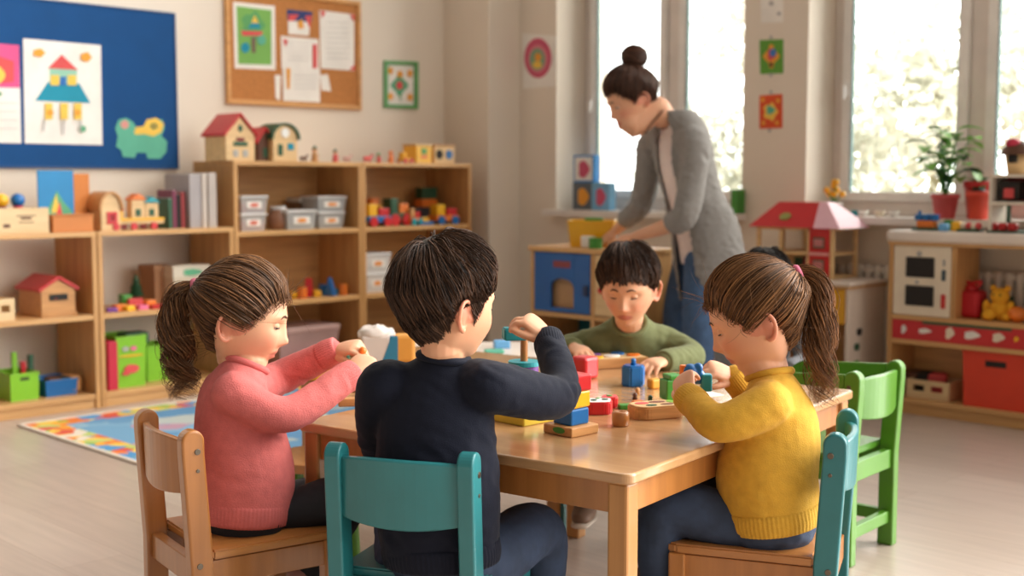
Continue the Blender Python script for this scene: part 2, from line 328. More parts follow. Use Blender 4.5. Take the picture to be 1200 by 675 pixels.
# ------------------------------------------------------------------ furniture
def on_line(base, d, px, z):                         # point base + t*d (height z) seen in pixel column px
    k = (px-600)/FPX; c, s_ = math.cos(PITCH), math.sin(PITCH)
    t = (k*(base.y*c + (CH-z)*s_) - base.x)/(d.x - k*d.y*c); q = base + d*t; q.z = z; return q, t
P0 = G(120, 478)
def Lp(px, dy, z): return on_line(P0 - V*dy, U, px, z)[0]
def Ls(px, dy=0, z=0): return on_line(P0 - V*dy, U, px, z)[1]
def Rp(px, a, z): return on_line(U*a, V, px, z)[0]
def Rb(px, a, z): return on_line(U*a, V, px, z)[1]
def ray_plane(px, py, n, k):                         # point of the pixel's ray on the plane n.p = k
    dx, dy = (px-600)/FPX, (337.5-py)/FPX
    v = Vector((dx, math.cos(PITCH)+dy*math.sin(PITCH), -math.sin(PITCH)+dy*math.cos(PITCH))); c = Vector((0, 0, CH))
    return c + v*((k-n.dot(c))/n.dot(v))
def shelf_unit(label, s0, W, H, zs, back, t=.024, d=.385):
    r = thing('storage_shelf', label, 'shelf', P0+U*s0, RZ_L, 'wooden storage shelves along the left wall')
    for x in (0, W-t): MB().box((x, 0, 0), (x+t, d, H-t), Wshv, .002).build('side_panel', r)
    MB().box((0, -.002, H-t), (W, d, H), Wsh, .003).build('top_board', r)
    for z in zs: MB().box((t, .004, z-t), (W-t, d-.006, z), Wsh, .002).build('shelf_board', r)
    MB().box((t, .012, 0), (W-t, .03, zs[0]-t), Wsh, .002).build('plinth', r)
    if back: MB().box((t, d-.006, zs[0]), (W-t, d, H-t), Wsh, 0).build('back_panel', r)
    return r
ZL, ZM, ZB, ZT, ZU = .836, .446, .07, 1.174, .81
shelf_unit('low open wooden shelf under the blue board with the small green bin at its bottom', -.742, .737, ZL, (ZB, ZM), False)
shelf_unit('low open wooden shelf holding the lime green bins, next to the tall shelves', .0, .742, ZL, (ZB, ZM), False)
shelf_unit('tall wooden shelf with toy houses on top and clear boxes inside', .747, .83, ZT, (ZB, .434, ZU), True)
shelf_unit('tall wooden shelf nearest the room corner with colourful vehicles inside', 1.58, .84, ZT, (ZB, .434, ZU), True)
# ---- tables
def table(label, org, ang, Lx, Ly, H=.53, top=None, leg=None, leg_h=.045):
    r = thing('activity_table', label, 'table', org, ang, None); top = top or Wtab; leg = leg or Wleg
    q_ = .022; b = MB(); b.prism([(cx_+q_*math.cos(t_), cy_+q_*math.sin(t_)) for cx_, cy_, t0 in ((Lx-q_, Ly-q_, 0), (q_, Ly-q_, PI/2), (q_, q_, PI), (Lx-q_, q_, 1.5*PI)) for t_ in np.linspace(t0, t0+PI/2, 8)], H-.022, H, top, 0); to_ = b.build('tabletop', r); bv = to_.modifiers.new('b', 'BEVEL'); bv.width = .005; bv.segments = 3; bv.limit_method = 'ANGLE'; bv.angle_limit = math.radians(50)
    i = .022
    for x0, y0, x1, y1 in ((i, i, Lx-i, i+.02), (i, Ly-i-.02, Lx-i, Ly-i), (i, i, i+.02, Ly-i), (Lx-i-.02, i, Lx-i, Ly-i)):
        MB().box((x0, y0, H-.085), (x1, y1, H-.022), Wch, .002).build('apron', r)
    for x in (.012, Lx-.012-leg_h):
        for y in (.012, Ly-.012-leg_h):
            MB().box((x, y, 0), (x+leg_h, y+leg_h, H-.022), leg, .006).build('leg', r)
    return r
NC = G(738, 557, .53); TA = math.atan2(.81, .586)
E2 = Vector((math.cos(TA), math.sin(TA), 0)); E1 = Vector((-math.sin(TA), math.cos(TA), 0))
NC = Vector((NC.x, NC.y, 0))
table('pale wooden table with the block tower, nearest of the pushed-together tables', NC, TA, .578, .88)
table('pale wooden table where the child in green works, pushed against the front table', NC+E2*.582, TA, .578, .88)
table('pale wooden table behind the pink child\'s hands carrying the white and blue box', NC+E2*.582+E1*.884, TA, .578, .60)
Wwht = mat('white_laminate', (232, 218, 206), .3)
table('low white table behind the boy in navy, carrying small turquoise pieces', Vector((-.42, 4.28, 0)), 0, .62, .5, .45, Wwht)
# ---- chairs: x to the sitter's right, y forward, origin under the middle of the seat
def chair(label, loc, face, paint, pside, seatm, postm, H=.57, Ws=.31, D=.32, arms=False, low=False, board=.10, rail_m=None):
    fx, fy = face; rz = math.atan2(fy, fx)-PI/2
    r = thing('kids_chair', label, 'chair', Vector((loc[0], loc[1], 0)), rz); hw = Ws/2; pw = .034; rail_m = rail_m or paint
    for s_ in (-1, 1):
        x = s_*(hw-pw/2); b = MB()
        yb, hz = -D/2-.012, .024
        pr = [(-D/2-.022, 0), (-D/2+.026, 0), (-D/2+.026, .30), (yb+hz, H-.05)]+[(yb+hz*math.cos(t), H-hz+hz*math.sin(t)) for t in np.linspace(0, PI, 13)]+[(yb-hz, H-.05), (-D/2-.022, .28)]
        b.prism(pr, x-pw/2, x+pw/2, postm, 0, axis='x'); po = b.build('back_post', r); bv = po.modifiers.new('b', 'BEVEL'); bv.width = .005; bv.segments = 3; bv.limit_method = 'ANGLE'; bv.angle_limit = math.radians(40)
        for z in (H-.045, H-.085, .285): MB().cyl(.0065 if z != H-.085 else .004, -.001, .002, Cmet, 10, Matrix.Translation((x+s_*pw/2, -D/2-.004, z)) @ Euler((0, s_*PI/2, 0)).to_matrix().to_4x4(), .0005).build('screw', po)
        MB().box((x-pw/2, D/2-.05, 0), (x+pw/2, D/2-.014, .292), pside or postm, .004).build('front_leg', r)
        MB().box((x-.011, -D/2+.02, .235), (x+.011, D/2-.045, .29), rail_m, .002).build('side_rail', r)
        if low: MB().box((x-.011, -D/2+.02, .07), (x+.011, D/2-.045, .105), rail_m, .002).build('stretcher', r)
        if arms: MB().prism([(-D/2+.01, H-.115), (D/2, H-.115), (D/2, H-.05), (D/2-.03, H-.03), (-D/2+.01, H-.012)], x-.011, x+.011, paint, .004, axis='x').build('arm_board', r)
    n = 12; vs = []; b = MB()                        # backrest curved backwards
    for k in range(n+1):
        t = k/n*2-1; x = t*(hw-pw+.004); y = -D/2-.012-.022*(1-t*t); zt = H-.020-.006*abs(t)**3; zb = H-.02-board-.012*(1-t*t)
        vs += [(x, y-.009, zb), (x, y+.009, zb), (x, y+.010-.006, zt), (x, y-.012, zt)]
    fs = [(0, 1, 2, 3), (4*n+3, 4*n+2, 4*n+1, 4*n)]
    for k in range(n):
        for j in range(4): a, c = 4*k+j, 4*k+(j+1) % 4; fs.append((a, a+4, c+4, c))
    b.add(vs, fs, paint); bo = b.build('backrest', r)
    bv = bo.modifiers.new('b', 'BEVEL'); bv.width = .004; bv.segments = 2; bv.limit_method = 'ANGLE'
    b = MB(); q = .03; x0, x1, y0, y1 = -hw+.002, hw-.002, -D/2+.026, D/2
    b.prism([(x0, y0), (x1, y0), (x1, y1-q), (x1-q*.3, y1-q*.3), (x1-q, y1), (x0+q, y1), (x0+q*.3, y1-q*.3), (x0, y1-q)], .292, .312, seatm, .004); b.build('seat', r)
    MB().box((-hw+pw, D/2-.045, .235), (hw-pw, D/2-.022, .29), rail_m, .002).build('front_rail', r)
    MB().box((-hw+pw, -D/2-.012, .235), (hw-pw, -D/2+.012, .29), rail_m, .002).build('rear_rail', r)
    if low: MB().box((-hw+pw, -D/2-.01, .07), (hw-pw, -D/2+.012, .105), rail_m, .002).build('stretcher', r)
    return r
chair('varnished wooden child\'s chair under the girl in pink', (-.592, 2.712), (.82, .57), Wch, None, Wchh, Wch, D=.33, board=.115)
chair('turquoise painted child\'s chair with the boy in navy on it', (-.155, 2.50), (.32, .947), Cteal, None, Cteal, Cteal, D=.33, board=.125)
chair('child\'s chair with turquoise back posts and wooden seat under the girl in yellow', (.53, 2.655), (-.94, .34), Cteal, Wch, Wchh, Cteal, D=.34, rail_m=Wch, board=.105)
chair('turquoise painted child\'s chair behind the table under the child in green', (.315, 3.80), (-.28, -.96), Cteal, None, Cteal, Cteal, D=.32)
chair('bright green empty child\'s armchair at the right end of the table', (.905, 3.60), (-.76, .65), Cchg, None, Cchg, Cchg, H=.552, D=.32, arms=True, low=True, board=.115)
r = thing('stool', 'small stool with green legs and wooden seat tucked under the table', 'stool', (-.53, 3.42, 0), .5)
MB().cyl(.14, .285, .31, Wchh, 28).build('seat', r)
for k in range(4):
    a = k*PI/2+.4; MB().tube([(math.cos(a)*.12, math.sin(a)*.12, .003), (math.cos(a)*.10, math.sin(a)*.10, .288)], .015, Cchg, 10).build('leg', r)
MB().box((-.1, -.012, .12), (.1, .012, .14), Wch, .003, Matrix.Rotation(.4, 4, 'Z')).build('stretcher', r)
# ---- rug with a printed field and a multicoloured border
def patch_mat(name, cols, scale, rough=.95, warp=1.0):
    m = mat(name, (128, 128, 128), rough, bump=.3, bscale=400, spec=.1); N = m.node_tree.nodes; L = m.node_tree.links
    t = N.new('ShaderNodeTexCoord'); n = N.new('ShaderNodeTexNoise'); n.inputs['Scale'].default_value = scale*.7
    ad = N.new('ShaderNodeVectorMath'); ad.operation = 'ADD'; ml = N.new('ShaderNodeVectorMath'); ml.operation = 'SCALE'; ml.inputs[3].default_value = warp/scale
    L.new(t.outputs['Object'], n.inputs[0]); L.new(n.outputs['Color'], ml.inputs[0]); L.new(ml.outputs[0], ad.inputs[0]); L.new(t.outputs['Object'], ad.inputs[1])
    v = N.new('ShaderNodeTexVoronoi'); v.inputs['Scale'].default_value = scale; L.new(ad.outputs[0], v.inputs[0])
    sp = N.new('ShaderNodeSeparateColor'); L.new(v.outputs['Color'], sp.inputs[0]); r_ = N.new('ShaderNodeValToRGB'); r_.color_ramp.interpolation = 'CONSTANT'
    el = r_.color_ramp.elements; el[0].position = 0; el[0].color = (*lin(cols[0]), 1); el[1].position = 1/len(cols); el[1].color = (*lin(cols[1]), 1)
    for k in range(2, len(cols)): e_ = el.new(k/len(cols)); e_.color = (*lin(cols[k]), 1)
    L.new(sp.outputs[0], r_.inputs[0]); L.new(r_.outputs[0], N['Principled BSDF'].inputs['Base Color']); return m
rc = G(20, 500); rg = thing('rug', 'blue printed play rug with a multicoloured border on the floor by the low shelves', 'rug', rc, RZ_L)
Lx, Ly = 1.9, 2.0
mf = patch_mat('rug_field', [(104, 150, 190), (130, 170, 198), (156, 184, 198), (110, 154, 190), (184, 192, 188), (130, 166, 190), (188, 150, 168), (120, 164, 196)], 4.5, warp=2)
mb_ = patch_mat('rug_border', [(228, 130, 70), (150, 184, 90), (236, 196, 90), (224, 212, 196), (90, 150, 200), (214, 90, 80), (236, 170, 70), (190, 200, 120)], 16)
MB().box((.15, -Ly+.15, .001), (Lx-.15, -.15, .009), mf, 0).build('rug_field', rg)
for lo, hi in (((.02, -Ly+.02), (Lx-.02, -Ly+.15)), ((.02, -.15), (Lx-.02, -.02)), ((.02, -Ly+.15), (.15, -.15)), ((Lx-.15, -Ly+.15), (Lx-.02, -.15))):
    MB().box((*lo, .001), (*hi, .009), mb_, 0).build('rug_border', rg)
bind = mat('rug_binding', (226, 214, 200), .9, bump=.3)
for lo, hi in (((0, -Ly), (Lx, -Ly+.02)), ((0, -.02), (Lx, 0)), ((0, -Ly), (.02, 0)), ((Lx-.02, -Ly), (Lx, 0))): MB().box((*lo, .001), (*hi, .012), bind, .004).build('binding', rg)
# ---- play kitchen
KA = 5.30; ko = Rp(1037, KA, 0); k_ = thing('play_kitchen', 'wooden play kitchen counter with white top and red drawer strip on the right', 'play kitchen', ko, RZ_R)
KW, KD, KH = 1.25, .245, .846
tp = MB(); tp.box((-.012, -.015, KH-.052), (KW, KD, KH), Wwht, .016, seg=4); tp.build('worktop', k_)
MB().box((-.006, -.006, KH-.066), (KW, KD, KH-.052), Wsh, .002).build('top_edge', k_)
MB().box((0, 0, .0), (.022, KD, KH-.066), Wshv, .002).build('side_panel', k_)
xo = .30
MB().box((xo, .002, .437), (xo+.022, KD, KH-.066), Wshv, .002).build('partition', k_)
MB().box((.86, .002, 0), (.882, KD, KH-.066), Wshv, .002).build('partition', k_)
Kx = 1.23
MB().box((.022, 0, .437), (KW, KD, .458), Wsh, .002).build('shelf_board', k_)
MB().box((.022, 0, .325), (.86, KD, .346), Wsh, .002).build('shelf_board', k_)
MB().box((.022, 0, .05), (.86, KD, .072), Wsh, .002).build('shelf_board', k_)
MB().box((.022, .012, 0), (.86, .03, .05), Wsh, .002).build('plinth', k_)
MB().box((.022, KD-.012, .072), (.86, KD-.004, .325), Wsh, 0).build('back_panel', k_)
st = MB(); st.box((.022, .004, .346), (.86, .018, .437), Cred, .003)
for x, c, w_, h_ in ((.08, Cw, .012, .02), (.18, Cpaper, .03, .012), (.30, Ccream, .02, .026), (.40, Cpaper, .035, .018), (.52, Ccream, .026, .02), (.60, Cyel, .01, .012), (.67, Cw, .012, .022), (.75, Cora, .012, .012)):
    st.prism([(x+w_*math.cos(a)*(1+.25*math.cos(3*a)), .392+h_*math.sin(a)*(1+.2*math.sin(2*a))) for a in np.linspace(0, 6.283, 14)[:-1]], .0015, .006, c, 0, axis='y')
st.box((.17, .002, .424), (.58, .0045, .4365), Cdg, .001); st.build('red_panel', k_)
ov = MB(); ov.box((.024, .002, .46), (xo-.002, .018, KH-.068), Ccream, .003); op = ov.build('oven_front', k_)
for z in (.505, .635):
    MB().box((.085, -.004, z), (.222, .004, z+.092), Cdk, .01).build('oven_window', op)
kn = MB()
for x, z, c, r_ in ((.148, .742, Cgrey, .012), (.14, .612, Cgrey, .009)): kn.cyl(r_, -.006, .004, c, 14, Matrix.Translation((x, 0, z)) @ Euler((PI/2, 0, 0)).to_matrix().to_4x4())
kn.box((.258, -.008, .625), (.276, .003, .675), mat('slate_plastic', (52, 74, 86), .4), .006); kn.box((.262, -.006, .69), (.272, .003, .72), Cgrey, .004)
kn.box((.258, -.008, .50), (.278, .003, .565), Cred, .007); kn.build('knob', op)
# ---- low white cabinet with the dollhouse on it
CA = 5.20; cx1 = Rb(994, CA, .3); cx0 = Rb(818, CA, .3); CWd = cx1-cx0; ch_ = .60
cb = thing('low_cabinet', 'low cabinet with white side and yellow front panels below the dollhouse', 'cabinet', uv(CA, cx0, 0), RZ_R)
Cpan = mat('white_side_panel', (224, 208, 194), .45)
MB().box((CWd-.02, 0, 0), (CWd, .345, ch_-.02), Cpan, .003).build('side_panel', cb); MB().box((0, 0, 0), (.02, .345, ch_-.02), Cpan, .003).build('side_panel', cb)
MB().box((-.01, -.012, ch_-.02), (CWd+.012, .35, ch_), Wwht, .006).build('top_board', cb); MB().box((-.006, -.008, ch_-.032), (CWd+.006, .345, ch_-.02), Wsh, .002).build('top_edge', cb)
MB().box((.02, .33, .05), (CWd-.02, .34, ch_-.03), Wsh, 0).build('back_panel', cb)
MB().box((CWd/2-.01, .02, .05), (CWd/2+.01, .33, ch_-.03), Wshv, .002).build('partition', cb)
MB().box((.02, .0, .02), (CWd-.02, .33, .05), Wsh, .002).build('shelf_board', cb)
dr = mat('mustard_drawer', (226, 164, 40), .4)
for x0, x1, z0, z1 in ((.024, CWd/2-.012, .06, .35), (.024, CWd/2-.012, .36, ch_-.035), (CWd/2+.012, CWd-.024, .40, ch_-.035)):
    d_ = MB().box((x0, -.002, z0), (x1, .016, z1), dr, .004).build('drawer_front', cb)
    MB().cyl(.012, 0, .018, Wpale, 14, Matrix.Translation(((x0+x1)/2, -.002, (z0+z1)/2)) @ Euler((PI/2, 0, 0)).to_matrix().to_4x4()).build('knob', d_)
s_ = MB()
for y, z, c in ((.10, .36, Cdk), (.08, .29, Cdg), (.08, .21, mat('leaf_sticker', (92, 140, 60), .5))): s_.prism([(y+.026*math.cos(a), z+.024*math.sin(a)*(1+.3*math.cos(2*a))) for a in np.linspace(0, 6.283, 12)[:-1]], CWd-.001, CWd+.0012, c, 0, axis='x')
s_.build('sticker', cb)
def dollhouse(root, W, D, H):
    M_ = Wpale
    for x, z1 in ((0, H), (W-.02, H), (W*.30, H), (W*.66, H)): MB().box((x, 0, 0), (x+.018, .02, z1), M_, .002).build('post', root); MB().box((x, D-.02, 0), (x+.018, D, z1), M_, .002).build('post', root)
    for z in (0, H*.46, H-.014): MB().box((0, 0, z), (W, D, z+.014), M_, .002).build('storey_floor', root)
    MB().box((.01, D-.008, .014), (W*.66, D, H*.46), Wpale, 0).build('rear_wall', root)
    rp = MB(); x0 = W*.70; rp.box((x0, -.006, .0), (W-.022, .008, H), Cred, .003)
    for z in (H*.16, H*.6): rp.box((x0+.022, -.009, z), (W-.045, -.005, z+H*.22), Cdg, .002); rp.box((x0+.028, -.011, z+.008), (W-.051, -.008, z+H*.22-.008), mat('rose_pane', (196, 120, 120), .4), .001)
    rp.box((x0, -.010, H*.46), (W-.022, -.004, H*.52), mat('pale_rose', (226, 160, 156), .5), .002); rp.build('red_wall', root)
    rf = MB(); ov_ = .03; rh = H*.50; i_ = W*.17
    b0_ = [(-ov_, -ov_, H), (W*.78, -ov_, H), (W*.70, D*.35, H+rh), (i_, D*.35, H+rh)]
    rf.add(b0_+[(-ov_, D+ov_, H), (W*.78, D+ov_, H), (W*.70, D*.65, H+rh), (i_, D*.65, H+rh)], [(0, 1, 2, 3), (4, 7, 6, 5), (0, 3, 7, 4), (3, 2, 6, 7), (0, 4, 5, 1)], Cred)
    rf.prism([(W*.36+.034*math.cos(a), 0+.026*math.sin(a)) for a in np.linspace(0, 6.283, 7)[:-1]], 0, .004, mat('olive_window', (150, 150, 80), .5), 0, M=Matrix.Translation((0, D*.10-.01, H+rh*.42)) @ Euler((math.atan2(rh, D*.35+ov_), 0, 0)).to_matrix().to_4x4()); rf.build('roof', root)
    gb = MB(); Pk = mat('pale_pink_gable', (236, 186, 200), .45)
    gb.add([(W*.78, -ov_, H), (W+.05, -ov_, H), (W+.05, D+ov_, H), (W*.78, D+ov_, H), (W*.70, D*.35, H+rh), (W*.80, D*.35, H+rh), (W*.80, D*.65, H+rh), (W*.70, D*.65, H+rh)],
           [(0, 1, 5, 4), (1, 2, 6, 5), (2, 3, 7, 6), (4, 5, 6, 7), (0, 3, 2, 1)], Pk); gb.build('pink_roof_end', root)
dl = Rb(891, 5.33, .62); dr_ = Rb(981, 5.33, .62)
dh = thing('dollhouse', 'open wooden dollhouse with red roof and pink roof end on the low cabinet', 'dollhouse', uv(5.29, dl, ch_), RZ_R); dollhouse(dh, dr_-dl, .24, .245)
df_ = thing('doll_bench', 'small green doll bench inside the lower floor of the dollhouse', 'toy furniture', uv(5.36, dl+.15, ch_+.014), RZ_R)
MB().box((0, 0, 0), (.05, .05, .035), Cdg, .004).build('seat', df_); MB().box((0, .04, .035), (.05, .05, .08), Cdg, .004).build('backrest', df_)
df_ = thing('doll_wardrobe', 'tiny dark red wardrobe inside the lower floor of the dollhouse', 'toy furniture', uv(5.36, dl+.225, ch_+.014), RZ_R)
MB().box((0, 0, 0), (.035, .05, .09), mat('maroon', (130, 36, 36), .5), .003).build('body', df_); MB().ball((.028, -.002, .045), .003, Wpale, 6).build('knob', df_)
ot = thing('toy_tray', 'orange tray with a white lining beside the dollhouse', 'tray', uv(5.30, dl-.15, ch_), RZ_R)
o = MB(); o.box((0, 0, 0), (.13, .16, .06), Cora, .012); o.build('body', ot); MB().box((.015, .015, .055), (.115, .145, .066), Cw, .006).build('lining', ot)
# ---- cabinet with blue door, below the left window
BA = 4.35; bb0 = Rb(622, BA, .7); BW, BH, BD = .595, .757, .34
bc = thing('toy_cabinet', 'wooden toy cabinet with blue arched door in front of the left window', 'cabinet', uv(BA, bb0, 0), RZ_R)
MB().box((-.01, -.01, BH-.022), (BW+.01, BD, BH), Wsh, .003).build('top_board', bc)
xs = (0, .385, BW-.022)
for x in xs: MB().box((x, 0, 0), (x+.022, BD, BH-.022), Wshv, .002).build('side_panel', bc)
for z in (.06, .445): MB().box((.022, .002, z-.022), (BW-.022, BD, z), Wsh, .002).build('shelf_board', bc)
tealb = mat('teal_back', (34, 116, 120), .5)
MB().box((.022, BD-.012, .06), (.385, BD-.004, .423), tealb, 0).build('back_panel', bc); MB().box((.407, BD-.012, .06), (BW-.022, BD-.004, .423), tealb, 0).build('back_panel', bc)
MB().box((.022, BD-.012, .445), (BW-.022, BD-.004, BH-.022), Wsh, 0).build('back_panel', bc)
Cbd = mat('blue_door_paint', (20, 92, 158), .35); dm = MB(); x0, x1, z0, z1 = .026, .381, .449, BH-.026; ac = .205; aw = .075; az = z0+.02; ah = .10
dm.box((x0, -.002, z0), (ac-aw, .016, z1), Cbd, .002); dm.box((ac+aw, -.002, z0), (x1, .016, z1), Cbd, .002); dm.box((ac-aw, -.002, z0), (ac+aw, .016, az), Cbd, 0)
arc = [(ac-aw, z1), (ac-aw, az+ah)]+[(ac-aw*math.cos(a), az+ah+aw*.55*math.sin(a)) for a in np.linspace(0, PI, 12)][1:-1]+[(ac+aw, az+ah), (ac+aw, z1)]
dm.prism(arc[::-1], -.002, .016, Cbd, 0, axis='y'); dm.box((.15, -.0035, z1-.07), (.26, -.001, z1-.038), mat('door_slot_red', (140, 60, 60), .5), .003); do_ = dm.build('door', bc)
MB().box((.345, -.014, z0+.085), (.375, .0, z0+.135), mat('navy_handle', (14, 44, 84), .4), .006).build('handle', do_)
MB().box((.026, .03, z0), (.381, .034, z1), mat('tan_inside', (188, 142, 96), .6), 0).build('door_lining', bc)
d2 = MB().box((.411, -.002, z0), (BW-.026, .016, z1), Wpale, .003).build('door', bc)
MB().cyl(.014, 0, .022, Cred, 14, Matrix.Translation((.46, -.002, z0+.12)) @ Euler((PI/2, 0, 0)).to_matrix().to_4x4()).build('knob', d2)
def bin_box(name, label, cat_, loc, rz, w_, d_, h_, m, t=.006, flare=.12, slot=True, group=None, rim=.008, extra=None):
    """open tapered tub: floor, four thin walls, rim, hand slot"""
    r = thing(name, label, cat_, loc, rz, group); b = MB(); f = flare/2
    def ringp(z, off): k = 1-f*(1-z/h_)*1; x, y = w_/2*k-off, d_/2*k-off; return [(-x, -y+d_/2, z), (x, -y+d_/2, z), (x, y+d_/2, z), (-x, y+d_/2, z)]
    o0, o1, i1, i0 = ringp(0, 0), ringp(h_, 0), ringp(h_, t), ringp(t, t)
    vs = o0+o1+i1+i0; fs = [(3, 2, 1, 0), (12, 13, 14, 15)]
    for a in (0, 4, 8):
        for k in range(4): fs.append((a+k, a+(k+1) % 4, a+4+(k+1) % 4, a+4+k))
    b.add(vs, fs, m); bo = b.build('body', r)
    rm = MB(); x, y = w_/2+rim*.4, d_/2+rim*.4
    rm.box((-x, d_/2-y, h_-rim), (x, d_/2-y+rim, h_+.002), m, .002); rm.box((-x, d_/2+y-rim, h_-rim), (x, d_/2+y, h_+.002), m, .002)
    rm.box((-x, d_/2-y, h_-rim), (-x+rim, d_/2+y, h_+.002), m, .002); rm.box((x-rim, d_/2-y, h_-rim), (x, d_/2+y, h_+.002), m, .002); rm.build('rim', r)
    if slot: MB().box((-w_*.16, d_*f*.3-.003, h_*.74), (w_*.16, d_*f*.3+.004, h_*.86), Cdk, .004).build('hand_slot', r)
    return r
q = uv(BA+.10, bb0+.295, BH)
yb = bin_box('storage_tub', 'yellow plastic tub on top of the blue-door cabinet', 'tub', q, RZ_R+.62, .22, .20, .125, Cyel, flare=.26, slot=True)
yt = thing('toy_leaf_piece', 'green toy piece sticking out of the yellow tub', 'toy', q+Vector((.02, .12, .10)), 0); MB().box((-.04, -.01, 0), (.05, .02, .038), Cgrn, .008).build('body', yt)
# red bin and crate in the kitchen's lower shelf
kb = Rb(1118, KA+.03, .2)
bin_box('storage_box', 'large red plastic box with hand slot in the play kitchen', 'box', uv(KA+.02, Rb(1166, KA+.02, .2), .072), RZ_R, .30, .20, .248, mat('tomato_plastic', (220, 62, 32), .4), flare=.10)
cr_l = Rb(1062, KA+.05, .1); cr_w = Rb(1112, KA+.05, .1)-cr_l
def crate(label, loc, rz, w_, d_, h_, m=None, group=None, gaps=True, name='wooden_crate', print_=None):
    m = m or Wbox; r = thing(name, label, 'crate', loc, rz, group); t = .008
    MB().box((0, 0, 0), (w_, d_, t), m, .001).build('base', r)
    for y in (0, d_-t):
        b = MB()
        if gaps:
            b.box((0, y, t), (w_, y+t, h_*.40), m, .001); b.box((0, y, h_*.72), (w_, y+t, h_), m, .001)
            for x in (0, w_*.42, w_*.85): b.box((x, y, h_*.40), (x+w_*.15, y+t, h_*.72), m, 0)
        else:
            b.box((0, y, t), (w_, y+t, h_), m, .002)
            if print_: b.add(print_[0], print_[1], Cbrown) if y == 0 else None
        b.build('side_board', r)
    for x in (0, w_-t): MB().box((x, t, t), (x+t, d_-t, h_), m, .001).build('end_board', r)
    return r
crate('slatted wooden crate of toys on the bottom shelf of the play kitchen', uv(KA+.05, cr_l, .072), RZ_R, cr_w, .16, .085)
# ------------------------------------------------------------------ pictures and boards on the walls
NV = V.copy(); KB = BL+.0                       # left wall plane: V.p = BL
def wl(px, py, off=.0):                          # pixel on the left wall -> local (along U, up)
    q = ray_plane(px, py, V, BL+off); return (q.dot(U), q.z)
def ww_(px, py, off=.0):                         # pixel on the window wall face
    q = ray_plane(px, py, U, AW-off); return (q.dot(V), q.z)
class Flat:
    """flat sheets in wall coordinates; layers lift each shape by a hair"""
    def __init__(s, left, base): s.left = left; s.base = base; s.mb = MB(); s.n = 0; s.f = wl if left else ww_
    def shape(s, pts, m, th=.0008, world=True):
        q = [s.f(*p, s.base) for p in pts] if world else pts
        z0 = s.base+s.n*.0007; s.n += 1
        b = MB(); b.prism(q, 0, 1, m)
        vs = []
        for x, y, z in b.v:
            d = z0+z*th
            vs.append(tuple((V*(BL+d)+U*x if s.left else U*(AW-d)+V*x)+Vector((0, 0, y))))
        s.mb.add(vs, b.f, m); return s
    def ell(s, cx, cy, rx, ry, m, n=20, k=0, amp=0): return s.shape([(cx+rx*math.cos(a)*(1+amp*math.cos(k*a)), cy+ry*math.sin(a)*(1+amp*math.cos(k*a))) for a in np.linspace(0, 2*PI, n+1)[:-1]], m)
    def rect(s, x0, y0, x1, y1, m): return s.shape([(x0, y0), (x1, y0), (x1, y1), (x0, y1)], m)
    def build(s, name, label, cat_, group=None, parent=None):
        o = s.mb.build(name, parent)
        if not parent: tag(o, label, cat_, group)
        return o
Cboard = mat('blue_felt', (4, 70, 126), .9, bump=.3, bscale=300, var=.05); Cork = mat('cork', (186, 122, 66), .9, bump=.6, bscale=120, var=.16, vscale=90)
Cframe = wood('cork_frame', (212, 156, 92), .8, .45, 'x')
sx0 = wl(-150, 100)[0]; sx1 = wl(204, 100)[0]; zt = wl(203, 17)[1]; zb_ = wl(205, 197)[1]
t = thing('notice_board', 'large blue felt notice board on the left wall', 'board', V*BL+U*sx0, RZ_L)
MB().box((0, -.018, zb_), (sx1-sx0, -.001, zt), Cboard, .003).build('felt_panel', t)
al = mat('board_edging', (14, 64, 112), .5)
for lo, hi in (((0, zb_-.006), (sx1-sx0, zb_+.004)), ((0, zt-.004), (sx1-sx0, zt+.006)), ((sx1-sx0-.004, zb_-.006), (sx1-sx0+.006, zt+.006))): MB().box((lo[0], -.022, lo[1]), (hi[0], -.001, hi[1]), al, .002).build('edging', t)
Ct = mat('teal_crayon', (26, 142, 168), .8); Crc = mat('coral_crayon', (218, 84, 84), .8); Cyc = mat('straw_crayon', (236, 196, 84), .8); Cgc = mat('sage_crayon', (96, 168, 128), .8); Coc = mat('amber_crayon', (232, 160, 60), .8)
f = Flat(True, .0195); f.shape([(27, 45), (118, 53), (120, 170), (29, 168)], Cpaper)
f.shape([(56, 96), (93, 98), (106, 121), (41, 118)], Ct); f.shape([(58, 80), (90, 82), (90, 99), (58, 97)], mat('mint_crayon', (150, 200, 176), .8)); f.shape([(72, 64), (91, 82), (56, 80)], Crc)
for x in (59, 79): f.rect(x, 88, x+10, 100, Cyc)
f.rect(70, 90, 77, 100, mat('blue_crayon', (50, 110, 180), .8)); f.ell(45, 62, 7, 5, Coc, 12, 5, .15); f.ell(100, 67, 6.5, 5.5, Coc, 12, 5, .15)
for x in (52, 70, 86): f.rect(x, 121, x+9, 140, Cyc)
for x, c in ((58, Coc), (90, Coc), (96, Cgc)): f.ell(x, 132 if c is Coc else 151, 4, 4, c, 10)
for x, y in ((50, 146), (73, 150), (93, 146)): f.shape([(x, 140), (x+1.5, 140), (x+.5, y+8), (x-1, y+8)], Cgrey)
f.build('child_drawing', 'drawing of a house with a teal skirt-like hill on the blue board', 'picture')
f = Flat(True, .0195); f.shape([(-60, 48), (22, 53), (25, 168), (-60, 166)], Cpaper); f.shape([(-60, 47), (22, 53), (23, 103), (-60, 101)], mat('magenta_crayon', (224, 86, 140), .8))
f.shape([(-20, 60), (16, 72), (16, 96), (-10, 99)], Crc); f.ell(0, 88, 5, 10, Cyc, 12, 3, .2); f.ell(-1, 110, 3, 2.5, Cgrn, 10)
for y in (120, 130, 140, 150): f.shape([(-40, y), (20, y+.6), (20, y+1.2), (-40, y+.7)], Cgrey)
